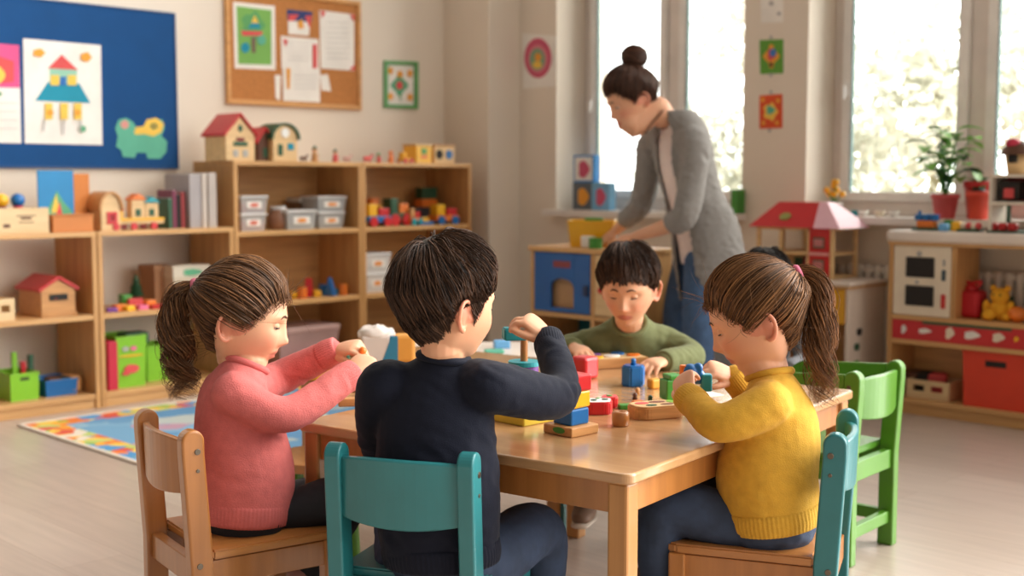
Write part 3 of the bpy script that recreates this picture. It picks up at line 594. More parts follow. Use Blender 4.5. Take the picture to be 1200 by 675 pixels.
f.build('child_drawing', 'pink topped drawing cut off by the left edge of the photo', 'picture')
f = Flat(True, .0195); Cmint = mat('mint_card', (96, 178, 150), .8)
f.shape([(135, 150), (139, 140), (148, 138), (156, 143), (160, 150), (172, 148), (178, 140), (190, 140), (193, 150), (189, 159), (196, 166), (195, 178), (188, 186), (173, 186), (171, 179), (160, 179), (158, 185), (144, 184), (142, 176), (136, 172), (138, 160)], Cmint)
f.shape([(157, 156), (159, 149), (168, 148), (172, 140), (183, 138), (192, 145), (189, 155), (180, 160), (168, 157), (160, 158)], Cyc); f.ell(146, 146, 5, 5, mat('salmon_card', (214, 150, 140), .8), 12); f.ell(180, 148, 4, 3.5, Cdg, 12); f.ell(180, 148, 1.6, 1.5, Cyc, 8)
f.build('paper_animal', 'mint green paper cut-out animal with yellow back, pinned low on the blue board', 'paper cut-out')
# cork board
sx0 = wl(264, 122)[0]; sx1 = wl(421, 60)[0]; zb_ = (wl(264, 122)[1]+wl(421, 129)[1])/2; zt = wl(420, 2)[1]
t = thing('cork_board', 'cork pin board in a wooden frame above the tall shelves', 'board', V*BL+U*sx0, RZ_L); W_ = sx1-sx0
MB().box((.02, -.014, zb_+.02), (W_-.02, -.001, zt-.02), Cork, 0).build('cork_panel', t)
for lo, hi in (((0, zb_), (W_, zb_+.026)), ((0, zt-.026), (W_, zt)), ((0, zb_+.026), (.026, zt-.026)), ((W_-.026, zb_+.026), (W_, zt-.026))): MB().box((lo[0], -.024, lo[1]), (hi[0], -.001, hi[1]), Cframe, .004).build('frame', t)
f = Flat(True, .0145); f.shape([(273, 2), (322, 7), (323, 82), (275, 80)], Cpaper); f.shape([(277, 7), (318, 12), (318, 76), (279, 75)], mat('leaf_print', (120, 176, 84), .7))
f.ell(296, 30, 13, 16, mat('pale_leaf_print', (90, 160, 96), .7), 14, 5, .2); f.shape([(282, 36), (308, 37), (306, 42), (284, 42)], Crc); f.shape([(298, 22), (306, 33), (290, 33)], Ct); f.shape([(298, 18), (303, 27), (294, 27)], Cyc); f.shape([(294, 44), (299, 44), (299, 62), (295, 62)], mat('trunk_print', (120, 96, 80), .7)); f.ell(287, 56, 5, 6, Ct, 10); f.ell(306, 47, 5, 6, Cmint, 10)
f.build('picture_print', 'green picture with white border at the left of the cork board', 'picture')
f = Flat(True, .0145); f.shape([(337, 12), (365, 15), (362, 42), (338, 40)], Cpaper); f.shape([(336, 11), (366, 14), (365, 26), (337, 24)], mat('navy_print', (40, 56, 110), .7)); f.shape([(357, 19), (365, 18), (363, 34)], Crc); f.shape([(338, 17), (350, 17), (345, 24), (338, 25)], Crc); f.shape([(348, 26), (354, 22), (356, 33), (350, 34)], Coc)
f.build('picture_print', 'small navy and red card at the top middle of the cork board', 'picture')
def note(label, q, extra):
    f = Flat(True, .0145); f.shape(q, Cpaper)
    for pts, m in extra: f.shape(pts, m)
    f.build('pinned_note', label, 'note')
def lines(x0, x1, ys, d=.02): return [([(x0, y), (x1, y+(x1-x0)*d), (x1, y+(x1-x0)*d+.5), (x0, y+.5)], Cgrey) for y in ys]
note('white sheet of writing with a red stripe in the middle of the cork board', [(329, 42), (373, 46), (374, 82), (330, 80)], lines(336, 362, (50, 55, 60, 65, 70))+[([(366, 52), (371, 52), (371, 80), (366, 80)], Crc), ([(331, 46), (337, 47), (334, 55)], Crc)])
n0 = Flat(True, .0168); n0.shape([(331, 79), (375, 81), (375, 120), (332, 118)], Cpaper)
for pts, m in lines(344, 370, (88, 93, 98, 103))+[([(335, 80), (340, 80), (339, 104), (336, 104)], Coc)]: n0.shape(pts, m)
n0.build('pinned_note', 'white sheet overlapping below the note with the red stripe on the cork board', 'note')
note('largest white sheet with pale writing at the right of the cork board', [(374, 12), (415, 17), (415, 83), (376, 80)], lines(382, 408, (26, 32, 38, 44, 50, 56, 62, 68))+[([(375, 13), (381, 14), (377, 21)], Crc), ([(409, 17), (415, 18), (414, 25)], Crc), ([(409, 81), (415, 76), (415, 83)], Crc)])
note('narrow cream slip of paper at the lower left of the notes on the cork board', [(322, 88), (329, 88), (328, 118), (323, 115)], [])
note('small tilted white scrap of paper at the lower right of the notes', [(375, 88), (384, 87), (388, 107), (377, 106)], [])
t = thing('framed_picture', 'small green framed flower picture on the wall above the corner shelf', 'picture', (0, 0, 0)); t.location = (0, 0, 0)
f = Flat(True, .001); f.shape([(450, 73), (488, 74), (488, 127), (450, 126)], Cpaper); f.ell(468, 100, 9, 11, Cgc, 14, 4, .2); f.ell(468, 100, 4, 5, Crc, 10); f.shape([(467, 110), (470, 110), (469, 120)], Cgrn)
for x, y in ((457, 83), (480, 86), (457, 113), (480, 114), (468, 87)): f.ell(x, y, 3.4, 4.4, Coc, 10, 5, .2)
f.build('picture_sheet', '', '', parent=t)
gf = mat('green_frame', (96, 160, 96), .5)
for k, q in enumerate(([(449, 71), (489, 72.5), (489, 77), (449, 75.5)], [(449, 122), (489, 123.5), (489, 128), (449, 126.5)], [(449, 75.5), (453.5, 75.7), (453.5, 122.2), (449, 122)], [(484.5, 76.8), (489, 77), (489, 123.5), (484.5, 123.3)])):
    b = MB(); pts = [wl(*p) for p in q]; g = MB().prism(pts, 0, .014, gf, .002); b.add([tuple(V*(BL+v[2])+U*v[0]+Vector((0, 0, v[1]))) for v in g.v], g.f, gf); b.build('frame', t)
f = Flat(False, .001); f.shape([(612, 39), (652, 42), (651, 101), (613, 104)], Cpaper); Cro = mat('rose_print', (204, 88, 116), .8)
f.ell(630.5, 68, 16, 23.5, Cro, 28); f.ell(630.5, 69, 11.5, 16.5, mat('rose_light_print', (216, 130, 140), .8), 24); f.ell(630, 69.5, 9, 13, mat('sage_print', (128, 162, 132), .8), 24); f.ell(630, 76, 5.5, 4.5, Cyc, 14); f.ell(631, 67, 4, 5, Coc, 14)
f.build('circle_print', 'pink and green circle picture on the wall left of the window', 'picture')
f = Flat(False, .001); f.shape([(890, 47), (918, 46), (918, 86), (891, 87)], mat('meadow_print', (98, 158, 58), .8)); f.ell(904, 66, 8, 12, Coc, 14, 4, .3); f.ell(904, 64, 5, 7, Crc, 10, 3, .2); f.ell(906, 62, 4, 5, mat('blue_print', (70, 120, 190), .8), 10); f.ell(904, 76, 2, 3, Cdk, 8)
for x, y in ((904, 44), (904, 88)): f.ell(x, y, 2, 2.4, Cgrey, 8)
f.build('picture_print', 'green picture card on the pier between the windows, above the orange one', 'picture')
f = Flat(False, .001); f.shape([(890, 112), (917, 110), (917, 150), (890, 151)], mat('orange_print', (222, 86, 44), .8)); f.ell(903, 131, 8, 10, Cyc, 14, 5, .2); f.ell(903, 129, 5, 5, Cmint, 10, 3, .2)
for x, y in ((894, 117), (912, 118), (895, 144), (911, 144)): f.ell(x, y, 2.4, 3, Coc, 8)
for x, y in ((904, 108), (902.5, 153)): f.ell(x, y, 2, 2.4, Cgrey, 8)
f.build('picture_print', 'orange picture card on the pier between the windows', 'picture')
f = Flat(False, .001); f.shape([(891, -12), (918, -13), (918, 26), (892, 27)], Cpaper); f.ell(904, 4, 3, 3, Cgrey, 10); f.ell(913, 16, 2.4, 2.4, Cgrey, 10)
f.build('picture_print', 'white sheet at the top of the pier between the windows', 'picture')
# ------------------------------------------------------------------ toys on the left-wall shelves; everything local: x right, y into the shelf
def at(px, dy, z): return Lp(px, dy, z)
def wpx(a, b, dy, z): return (at(b, dy, z)-at(a, dy, z)).length
def toyhouse(name, label, px0, px1, dy, z, hb, hr, wall_m, roof_m, d=.16, arch=False, decor=None, cat_='toy house'):
    q = at(px0, dy, z); w_ = wpx(px0, px1, dy, z); r = thing(name, label, cat_, q, RZ_L)
    b = MB()
    if arch: b.prism([(0, 0), (w_, 0), (w_, hb)]+[(w_/2+w_/2*math.cos(a), hb+hr*math.sin(a)) for a in np.linspace(0, PI, 14)][1:-1]+[(0, hb)], 0, d, wall_m, .003, axis='y')
    else: b.prism([(0, 0), (w_, 0), (w_, hb), (w_/2, hb+hr*.94), (0, hb)], 0, d, wall_m, .003, axis='y')
    b.build('body', r); rf = MB(); e_ = .012; t_ = .012
    if arch:
        n = 16; o = [(w_/2+(w_/2+t_)*math.cos(a), hb+(hr+t_)*math.sin(a)) for a in np.linspace(0, PI, n)]; i = [(w_/2+(w_/2+.001)*math.cos(a), hb+(hr+.001)*math.sin(a)) for a in np.linspace(PI, 0, n)]
        rf.prism(o+i, -e_, d+e_, roof_m, 0, axis='y')
    else:
        for s_ in (0, 1):
            A = (-e_, hb-e_*hr/(w_/2)) if not s_ else (w_+e_, hb-e_*hr/(w_/2)); pk = (w_/2, hb+hr)
            rf.prism([A, pk, (pk[0], pk[1]+t_*1.3), (A[0]-(.004 if not s_ else -.004), A[1]+t_)], -e_, d+e_, roof_m, .002, axis='y')
    rf.build('roof', r)
    for (kind, x, zz, ww__, hh, m) in (decor or []):
        g = MB()
        if kind == 'r': g.box((x*w_-ww__/2, -.004, zz), (x*w_+ww__/2, .004, zz+hh), m, .003)
        else: g.prism([(x*w_+ww__/2*math.cos(a), zz+hh/2*math.sin(a)) for a in np.linspace(0, 6.283, 15)[:-1]], -.004, .004, m, 0, axis='y')
        g.build('window' if kind == 'r' else 'ornament', r)
    return r
th1 = toyhouse('toy_house', 'wooden toy house with red roof at the left end of the tall shelf top', 265, 299, .01, ZT, .135, .095, Wpale, Cred, d=.20, decor=[('r', .5, .075, .085, .022, Cdg), ('r', .5, .10, .05, .018, mat('maroon', (130, 36, 36), .5)), ('r', .33, .02, .03, .035, Cgrey), ('r', .66, .02, .03, .035, Cgrey), ('e', .5, .165, .024, .036, Cdg)])
toyhouse('toy_house', 'wooden toy house with green arched roof on the tall shelf', 320, 349, .02, ZT, .115, .075, Wpale, Cdg, d=.14, arch=True, decor=[('r', .3, .03, .03, .06, Cdg), ('r', .72, .06, .04, .035, Ct), ('e', .5, .15, .05, .05, Cw)])
toyhouse('toy_house', 'narrow brown toy house with red roof between the two larger toy houses', 303, 319, .06, ZT, .105, .06, Cbrown, Cred, d=.10, decor=[('r', .5, .02, .03, .05, Cdg)])
def figure(label, px, dy, z, h, body, head, hat=None, name='toy_figure', cat_='toy figure', group=None):
    r = thing(name, label, cat_, at(px, dy, z), RZ_L, group)
    MB().lathe([(.22*h, 0), (.24*h, .05*h), (.17*h, .35*h), (.1*h, .62*h), (.05*h, .66*h)], body, 14).build('body', r)
    MB().ball((0, 0, .76*h), .17*h, head, 8).build('head', r)
    if hat: MB().lathe([(.18*h, .80*h), (.16*h, .86*h), (.02*h, 1.05*h)], hat, 12).build('hat', r)
    for s_ in (-1, 1): MB().tube([(s_*.12*h, 0, .55*h), (s_*.24*h, -.04*h, .38*h)], .045*h, body, 6).build('arm', r)
    return r
def animal(label, px, dy, z, L_, body, spot=None, rz=0, name='toy_animal', group=None, pos=None, RZ=None):
    r = thing(name, label, 'toy animal', pos or at(px, dy, z), (RZ_L if RZ is None else RZ)+rz, group); h = L_*.62
    b = MB(); b.tube([(-L_*.42, 0, h*.62), (-L_*.2, 0, h*.66), (L_*.12, 0, h*.64), (L_*.3, 0, h*.72), (L_*.42, 0, h*.98)], [L_*.12, L_*.17, L_*.16, L_*.12, L_*.08], body, 10, 12)
    b.build('body', r); MB().ball((L_*.48, 0, h*1.08), (L_*.16, L_*.11, L_*.11), body, 7).build('head', r)
    for x in (-.3, .2):
        for y in (-.08, .08): MB().tube([(x*L_, y*L_, 0.004), (x*L_, y*L_, h*.55)], L_*.055, spot or body, 7).build('leg', r)
    return r
figure('small green and tan toy figure next to the arched toy house on the tall shelf', 369, .05, ZT, .085, Wtoy, Cskinw, Cdg)
animal('tiny brown toy animal right of the arched toy house', 356, .05, ZT, .05, Cbrown)
figure('small pinkish toy figure on the middle of the tall shelf top', 393, .05, ZT, .07, Crc, Cskinw, Cdg)
animal('tiny pink toy animal beside the pinkish figure on the tall shelf top', 407, .06, ZT, .055, mat('pinkish', (200, 150, 140), .5))
animal('small red toy animal on top of the corner shelf, farthest from the cube houses', 431, .06, ZT, .06, Crc)
figure('small red and green toy figure on top of the corner shelf', 444, .05, ZT, .06, Cred, Cgrn)
figure('orange toy figure with red base beside the yellow cube house', 458, .05, ZT, .075, Cora, Cora)
def cart(label, loc, rz, L_, W_, H_, m, wm, load=None, name='toy_vehicle', cat_='toy vehicle', cabm=None, group=None):
    r = thing(name, label, cat_, loc, rz, group); wr = H_*.22
    MB().box((-L_/2, -W_/2, wr*.8), (L_/2, W_/2, wr*.8+H_*.28), m, .004).build('body', r)
    if cabm: MB().box((-L_*.45, -W_*.42, wr*.8+H_*.28), (-L_*.08, W_*.42, H_), cabm, .006).build('cabin', r)
    if load: MB().box((0, -W_*.4, wr*.8+H_*.28), (L_*.44, W_*.4, H_*.8), load, .004).build('load', r)
    for x in (-L_*.3, L_*.3):
        for y in (-1, 1): MB().cyl(wr, -.005, .005, wm, 16, Matrix.Translation((x, y*(W_/2+.005), wr)) @ Euler((PI/2, 0, 0)).to_matrix().to_4x4()).build('wheel', r)
    return r
cart('small yellow toy car with red wheels in front of the yellow cube house', at(475, .03, ZT), RZ_L, .075, .05, .06, Cyel, Cred, cabm=Cyel)
def cubehouse(label, px0, px1, dy, h, m, decs):
    q = at(px0, dy, ZT); w_ = wpx(px0, px1, dy, ZT); r = thing('cube_house', label, 'toy house', q, RZ_L)
    MB().box((0, 0, 0), (w_, .12, h), m, .004).build('body', r); MB().box((-.005, -.006, h), (w_+.005, .126, h+.01), Wpale, .003).build('roof', r)
    for x, z, a, b_, c in decs: MB().box((x*w_-a/2, -.004, z), (x*w_+a/2, .003, z+b_), c, .004).build('window', r)
cubehouse('wooden yellow cube house with a green window on the corner shelf', 488, 506, .01, .10, Cyel, [(.5, .05, .04, .035, Cgrn), (.5, .03, .05, .012, Crc)])
r = thing('cube_house', 'wooden cube with blue round windows at the right end of the corner shelf top', 'toy house', at(509, .03, ZT), RZ_L); w_ = wpx(509, 533, .03, ZT)
MB().box((0, 0, 0), (w_, .11, .10), Wpale, .004).build('body', r); MB().box((-.004, -.004, .10), (w_+.004, .115, .112), Wtoy, .003).build('roof', r)
for x, c in ((.25, Cdk), (.72, Cblue)): MB().cyl(.028, -.004, .003, c, 16, Matrix.Translation((x*w_, 0, .052)) @ Euler((PI/2, 0, 0)).to_matrix().to_4x4()).build('window', r)
Cclr = clear('clear_plastic', (206, 206, 204), .62); Clid = mat('pale_lid', (214, 212, 210), .35)
def tub(label, px0, px1, dy, z, h, m=None, lid=None, lab=None, fill=None, d=.16, cat_='box', name='plastic_container', group=None):
    q = at(px0, dy, z); w_ = wpx(px0, px1, dy, z); m = m or Cclr; lid = lid or Clid
    r = thing(name, label, cat_, q, RZ_L, group); b = MB(); k = .05*w_
    b.add([(k, k, 0), (w_-k, k, 0), (w_-k, d-k, 0), (k, d-k, 0), (0, 0, h*.88), (w_, 0, h*.88), (w_, d, h*.88), (0, d, h*.88)], [(3, 2, 1, 0), (0, 1, 5, 4), (1, 2, 6, 5), (2, 3, 7, 6), (3, 0, 4, 7)], m); b.build('tub_body', r)
    if lid != 'none': MB().box((-.006, -.006, h*.86), (w_+.006, d+.006, h), lid, .006).build('lid', r)
    if fill: 
        MB().box((k*1.4, k*1.4, .004), (w_-k*1.4, d-k*1.4, h*.6), fill, .01).build('contents', r)
    if lab: MB().box((w_*.22, -.002+k*.35, h*.28), (w_*.78, .002+k*.35, h*.66), Cpaper, .001, None).build('paper_label', r); MB().prism([(w_*.5+w_*.17*math.cos(a), h*.47+h*.12*math.sin(a)) for a in np.linspace(0, 6.283, 13)[:-1]], -.0035+k*.35, -.001+k*.35, lab, 0, axis='y').build('label_print', r)
    return r
hh = .092; lpk = mat('label_red', (214, 110, 90), .7); lor = mat('label_orange', (234, 150, 70), .7)
tub('clear box with red label at the bottom of the left stack in the tall shelf', 283, 312, .05, ZU, hh, lab=lpk, fill=Crc)
tub('clear box with red label on top of the left stack in the tall shelf', 283, 313.5, .05, ZU+hh, hh, lab=lpk, fill=Crc)
tub('single clear box with orange label in the middle of the tall shelf', 337, 371, .03, ZU, .105, lab=lor, fill=Cgrey)
tub('clear box with orange label at the bottom of the right stack in the tall shelf', 374, 404, .06, ZU, hh, lab=lor, fill=Cgrey)
tub('clear box with orange label on top of the right stack in the tall shelf', 373, 406, .06, ZU+hh, .085, lab=lor, fill=Cgrey)
tub('brownish clear box behind the two boxes with orange labels', 352, 376, .22, ZU, .165, m=clear('smoke_plastic', (150, 120, 100), .8), d=.12)
r = thing('glass_jar', 'small round jar with brownish contents beside the left stack of clear boxes', 'jar', at(326, .12, ZU), RZ_L)
MB().lathe([(.045, 0), (.055, .01), (.056, .08), (.04, .10), (.04, .11)], mat('jar_brown', (150, 104, 78), .3), 20).build('body', r); MB().cyl(.042, .108, .125, Clid, 20).build('lid', r)
# vehicles and blocks in the corner shelf's upper bay
vz = ZU
def blocks_toy(label, px, dy, z, parts, rz=0, name='block_construction', group=None, pos=None, RZ=None):
    r = thing(name, label, 'toy', pos or at(px, dy, z), (RZ_L if RZ is None else RZ)+rz, group)
    for k, (lo, hi, c) in enumerate(parts): MB().box(lo, hi, c, .004).build('block', r)
    return r
cart('blue toy truck with yellow cab at the left of the corner shelf upper bay', at(440, .08, vz), RZ_L, .17, .09, .13, Cblue, Cred, Cred, cabm=Cyel)
blocks_toy('small tower of yellow and orange blocks behind the blue truck', 441, .2, vz, [((-.05, 0, 0), (.05, .06, .12), Cyel), ((-.03, .005, .12), (.03, .055, .16), Cora)])
cart('dark green toy tractor with red wheels in the corner shelf', at(464, .10, vz), RZ_L, .15, .09, .16, Cdg, Cred, Cora, cabm=Cdg)
cart('orange toy digger with teal wheels in the middle of the corner shelf', at(483, .07, vz), RZ_L+.2, .10, .07, .10, Cora, Ctealc, Cred, cabm=Wtoy)
blocks_toy('large dark toy robot with orange chest behind the vehicles', 503, .22, vz, [((-.09, 0, 0), (.09, .08, .10), mat('slate', (60, 66, 72), .5)), ((-.06, -.01, .10), (.06, .07, .15), Cora), ((-.05, 0, .15), (.07, .07, .22), Cdg)])
cart('yellow and orange toy truck with blue wheels at the right of the corner shelf', at(520, .07, vz), RZ_L-.1, .17, .09, .12, Cora, Cblue, Cred, cabm=Cyel)
blocks_toy('flat blue toy boat at the right front of the corner shelf', 500, .03, vz, [((-.05, 0, 0), (.06, .05, .02), Cblue), ((-.02, .01, .02), (.03, .04, .045), Cyel)])
# corner shelf, lower bays
z2 = .434
tub('white box with orange label, bottom of the stack in the corner shelf middle bay', 430, 455, .06, z2, .11, m=clear('milky_plastic', (232, 226, 220), .85), lab=lor)
tub('white box on top of the stack in the corner shelf middle bay', 429, 458, .06, z2+.11, .115, m=clear('milky_plastic', (232, 226, 220), .85), lab=lor)
tub('blue plastic box on the floor level of the corner shelf', 432, 470, .04, ZB, .11, m=Cblue, lid=mat('dark_lid', (40, 50, 56), .5), d=.22)
tub('pinkish clear box with purple lid trim at the bottom of the tall shelf', 328, 398, .04, ZB, .21, m=clear('rose_clear', (206, 170, 164), .72), lid=mat('rose_lid', (196, 160, 152), .5), fill=mat('mauve_toys', (190, 120, 150), .6), d=.26)
tub('flat magenta tray in front of the pinkish clear box', 334, 394, .005, ZB, .05, m=mat('magenta_plastic', (186, 60, 130), .4), lid='none', d=.03, cat_='tray', name='toy_tray')
blk = [(346, .10, Cyel), (354, .07, Cora), (362, .12, Cred), (371, .09, Cyel), (379, .14, Cblue), (387, .08, Cblue), (394, .11, Ctealc), (402, .07, Cora), (409, .13, Cblue)]
names = ['yellow', 'orange', 'red', 'yellow', 'blue', 'blue', 'teal', 'orange', 'blue']
desc = ['leftmost of the row', 'second from the left', 'between orange and yellow', 'just right of the red one', 'left of two neighbours', 'middle of the row\'s right half', 'beside the blue ones', 'at the right front', 'last at the right end']
for k, (px, dy, c) in enumerate(blk):
    b = MB(); h_ = .035+.025*((k*7) % 3)
    if k % 3 == 0: b.box((-.03, -.02, 0), (.03, .02, h_), c, .004)
    elif k % 3 == 1: b.cyl(.026, 0, h_, c, 16)
    else: b.prism([(-.035, 0), (.035, 0), (0, h_+.02)], -.02, .02, c, .003, axis='y')
    o = b.build('toy_block', None, at(px, dy, z2), RZ_L+k*.4); tag(o, '%s toy block on the tall shelf\'s middle board, %s' % (names[k], desc[k]), 'toy block', 'loose blocks on the tall shelf')
# low shelf top
q = at(-14, .03, ZL); w_ = wpx(-14, 58, .03, ZL)
r = crate('pale wooden crate with a printed mark holding two figures at the far left', q, RZ_L, w_, .17, .115, gaps=False)
pm = MB()
for x, z, a, h_ in ((.62, .078, .09, .004), (.62, .064, .05, .010), (.62, .048, .07, .004), (.30, .028, .03, .016)): pm.box((x*w_-a/2, -.0012, z), (x*w_+a/2, .001, z+h_), Cbrown, 0)
pm.build('printed_mark', r)
for lab_, px, bm_, hm in (('wooden figure with blue head and red body standing in the pale crate', 22, Cred, Cblue), ('wooden figure with yellow head standing in the pale crate at the photo\'s edge', 3, mat('maroon', (130, 36, 36), .5), Cyel)):
    f2 = figure(lab_, px, .10, ZL+.008, .185, bm_, hm)
# big picture book standing half open
q = at(46, .10, ZL); r = thing('picture_book', 'big blue and orange picture book standing open beside the pale crate', 'book', q, RZ_L)
w1, w2 = wpx(46, 88, .1, ZL), wpx(88, 112, .1, ZL); ob = mat('orange_cover', (196, 120, 60), .6); bb_ = mat('blue_cover', (24, 130, 186), .5)
MB().box((0, 0, 0), (w1, .008, .285), bb_, .002).build('cover', r); c2 = MB().box((0, 0, 0), (w2+.02, .008, .27), ob, .002).build('cover', r, (w1, 0, 0), .5)
p_ = MB(); p_.prism([(.03, .08), (.09, .19), (.12, .14), (w1-.01, .09), (w1-.02, .05), (.04, .05)], -.002, .0005, Cgc, 0, axis='y'); p_.prism([(.06, .09), (.085, .175), (.10, .09)], -.003, .0002, Cyc, 0, axis='y'); p_.prism([(.08, .07), (.10, .14), (.115, .07)], -.0036, .0, Crc, 0, axis='y')
p_.build('cover_picture', r)
tb = thing('toy_box', 'low orange box in front of the blue picture book', 'box', at(62, .02, ZL), RZ_L); w_ = wpx(62, 110, .02, ZL)
MB().box((0, 0, 0), (w_, .06, .072), mat('orange_wood', (204, 124, 58), .5), .004).build('body', tb); MB().box((-.003, -.003, .072), (w_+.003, .063, .082), ob, .003).build('lid', tb)
toyhouse('toy_house', 'wooden toy house with yellow arched roof and red window on the low shelf', 119, 142, .03, ZL, .10, .075, Wpale, Wtoy, d=.13, arch=True, decor=[('r', .55, .03, .055, .06, Cred), ('r', .55, .045, .03, .035, mat('slate', (60, 66, 72), .5))])
q = at(160, .035, ZL); r = thing('toy_train', 'wooden toy cart on red wheels carrying a small village, on the low shelf', 'toy', q, RZ_L); w_ = wpx(127, 194, .03, ZL)
MB().box((-w_/2, 0, .028), (w_/2, .09, .045), Wpale, .004).build('platform', r); MB().box((-w_/2, -.004, .045), (w_/2, .004, .058), Cyel, .003).build('rail', r)
for x in (-.36, -.05, .30):
    for y in (-.006, .096): MB().cyl(.018, -.006, .006, Cred, 16, Matrix.Translation((x*w_, y, .018)) @ Euler((PI/2, 0, 0)).to_matrix().to_4x4()).build('wheel', r)
for x, hb, c, rc_ in ((.08, .10, Wpale, Cora), (.32, .085, Wpale, Ctealc), (-.30, .05, Cyel, Cred)):
    hs = MB().box((x*w_-.035, .02, .045), (x*w_+.035, .075, .045+hb), c, .003).build('cabin', r); MB().prism([(x*w_-.045, .045+hb), (x*w_+.045, .045+hb), (x*w_, .075+hb)], .012, .083, rc_, .002, axis='y').build('roof', hs)
    MB().box((x*w_-.016, .017, .065), (x*w_+.012, .022, .10), Cdg, .002).build('window', hs)
for k, (px, c, h_, l_) in enumerate(((198, Cdg, .15, 'thin dark green book standing right of the toy cart'), (203, mat('plum', (120, 40, 70), .5), .19, 'plum coloured thin book right of the toy cart'), (208, Cdk, .17, 'thin black book between plum and red ones'), (213, mat('red_spine', (180, 70, 70), .5), .18, 'thin red-backed book leaning by the grey folders'), (218, Cblue, .09, 'short blue booklet in front of the grey folders'))):
    w_ = .022; b = thing('book', l_, 'book', at(px, .06+.008*k, ZL), RZ_L, 'thin books beside the grey folders'); MB().box((0, 0, 0), (w_, .15, h_), c, .002).build('cover', b); MB().box((.003, .004, .004), (w_-.003, .153, h_+.001), Cpaper, 0).build('pages', b)
for k, (px, wx, h_, l_) in enumerate(((223, .085, .268, 'widest grey folder against the side of the tall shelf'), (238, .028, .272, 'middle pale folder beside the tall shelf'), (245.5, .045, .276, 'pale folder touching the side of the tall shelf'))):
    b = thing('folder', l_, 'folder', at(px, .05-.008*k, ZL), RZ_L, 'folders standing at the end of the low shelf'); c = mat('folder_%d' % k, ((168, 160, 160), (206, 192, 180), (190, 178, 170))[k], .6)
    MB().box((0, 0, 0), (wx, .24, h_), c, .003).build('cover', b); MB().box((.003, .004, .006), (wx-.003, .243, h_+.0008), Cpaper, 0).build('pages', b)
# low shelf, left unit
q = at(45, .06, ZM); w_ = wpx(45, 89, .06, ZM)
tf = toyhouse('toy_barn', 'wooden toy barn with red roof trim inside the low shelf at the left', 49, 89, .05, ZM, .125, .05, Wtoy, Cred, d=.24, decor=[('r', .5, .075, .09, .03, Cdk), ('r', .42, .078, .02, .012, Cred)], cat_='toy house')
for x in (.01, w_-.03):
    MB().box((x, 0, -.0), (x+.02, .02, .02), Wtoy, .002).build('foot', tf)
crate('pale wooden crate cut off by the photo\'s left edge inside the low shelf', at(-20, .03, ZM), RZ_L, wpx(-20, 18, .03, ZM), .15, .10, gaps=True)
def castle(label, px0, px1, h_, m):
    r = bin_box('storage_bin', label, 'bin', at((px0+px1)/2, .07, ZB), RZ_L, wpx(px0, px1, .05, ZB), .20, h_, m, flare=.08, slot=True); return r
castle('small bright green bin of toys on the bottom board at the left', 13, 47, .125, Clime)
for k, (px, dy, h_, c, l_) in enumerate(((18, .16, .21, Clime, 'tall lime green stick standing in the small green bin'), (28, .18, .16, Cred, 'short red stick standing in the small green bin'), (37, .17, .19, Cdg, 'dark green stick standing in the small green bin'))):
    tag(MB().box((-.012, -.01, 0), (.012, .01, h_), c, .004).build('toy_stick', None, at(px, dy, ZB+.006), RZ_L), l_, 'toy')
r = bin_box('storage_bin', 'shallow blue bin of toys next to the small green bin', 'bin', at(73, .07, ZB), RZ_L, wpx(54, 92, .05, ZB), .2, .075, Cblue, flare=.14, slot=False)
for k, (px, c, l_) in enumerate(((63, Cbrown, 'brown wooden piece lying in the blue bin'), (72, Cdk, 'dark toy piece lying in the blue bin'), (82, Wtoy, 'tan wooden piece lying in the blue bin'))):
    tag(MB().box((-.035, -.05, .008), (.03, .05, .085), c, .012).build('toy_piece', None, at(px, .13, ZB), RZ_L+.3*k-.2), l_, 'toy')
# low shelf, right unit
for k, (px, dy, l_) in enumerate(((198, .20, 'brown cardboard box at the back of the low shelf behind the pink child\'s head'),)):
    q = at(182, .18, ZM); w_ = wpx(182, 208, .18, ZM); b = thing('cardboard_box', l_, 'box', q, RZ_L); cb_ = mat('cardboard', (168, 122, 86), .8); MB().box((0, 0, 0), (w_, .15, .19), cb_, .004).build('body', b); MB().box((-.004, -.004, .17), (w_+.004, .154, .20), cb_, .003).build('lid', b)
q = at(204, .09, ZM); w_ = wpx(204, 246, .09, ZM); b = thing('game_box', 'pale game box with a green picture in the low shelf behind the pink child\'s head', 'box', q, RZ_L)
MB().box((0, 0, 0), (w_, .14, .17), mat('pale_box', (206, 190, 166), .6), .003).build('body', b); MB().box((-.003, -.003, .14), (w_+.003, .143, .20), mat('pale_lid_box', (214, 202, 182), .6), .003).build('lid', b)
MB().prism([(w_*.5+.055*math.cos(a)*(1+.2*math.cos(3*a)), .165+.018*math.sin(a)) for a in np.linspace(0, 6.283, 13)[:-1]], -.005, -.002, Cgc, 0, axis='y').build('printed_picture', b)
for k, (px, dy, w_, h_, c, l_) in enumerate(((131, .06, .05, .02, Cpur, 'flat purple piece at the left of the toys in the low shelf'), (140, .09, .06, .03, Cora, 'orange block among the toys in the low shelf'), (150, .06, .05, .025, Cyel, 'yellow block among the toys in the low shelf'), (158, .12, .07, .05, Crc, 'coral block behind the yellow one in the low shelf'),
        (166, .06, .05, .022, Cpink, 'pink flat block among the toys in the low shelf'), (174, .10, .06, .04, Cora, 'orange block next to the brown box in the low shelf'), (184, .05, .06, .02, Cred, 'red flat block at the shelf front near the brown box'), (147, .16, .05, .07, Cgrn, 'green upright block behind the toys in the low shelf'))):
    tag(MB().box((-w_/2, -.025, 0), (w_/2, .025, h_), c, .004).build('toy_block', None, at(px, dy, ZM), RZ_L+.25*(k % 3-1)), l_, 'toy block', 'blocks in the low shelf')
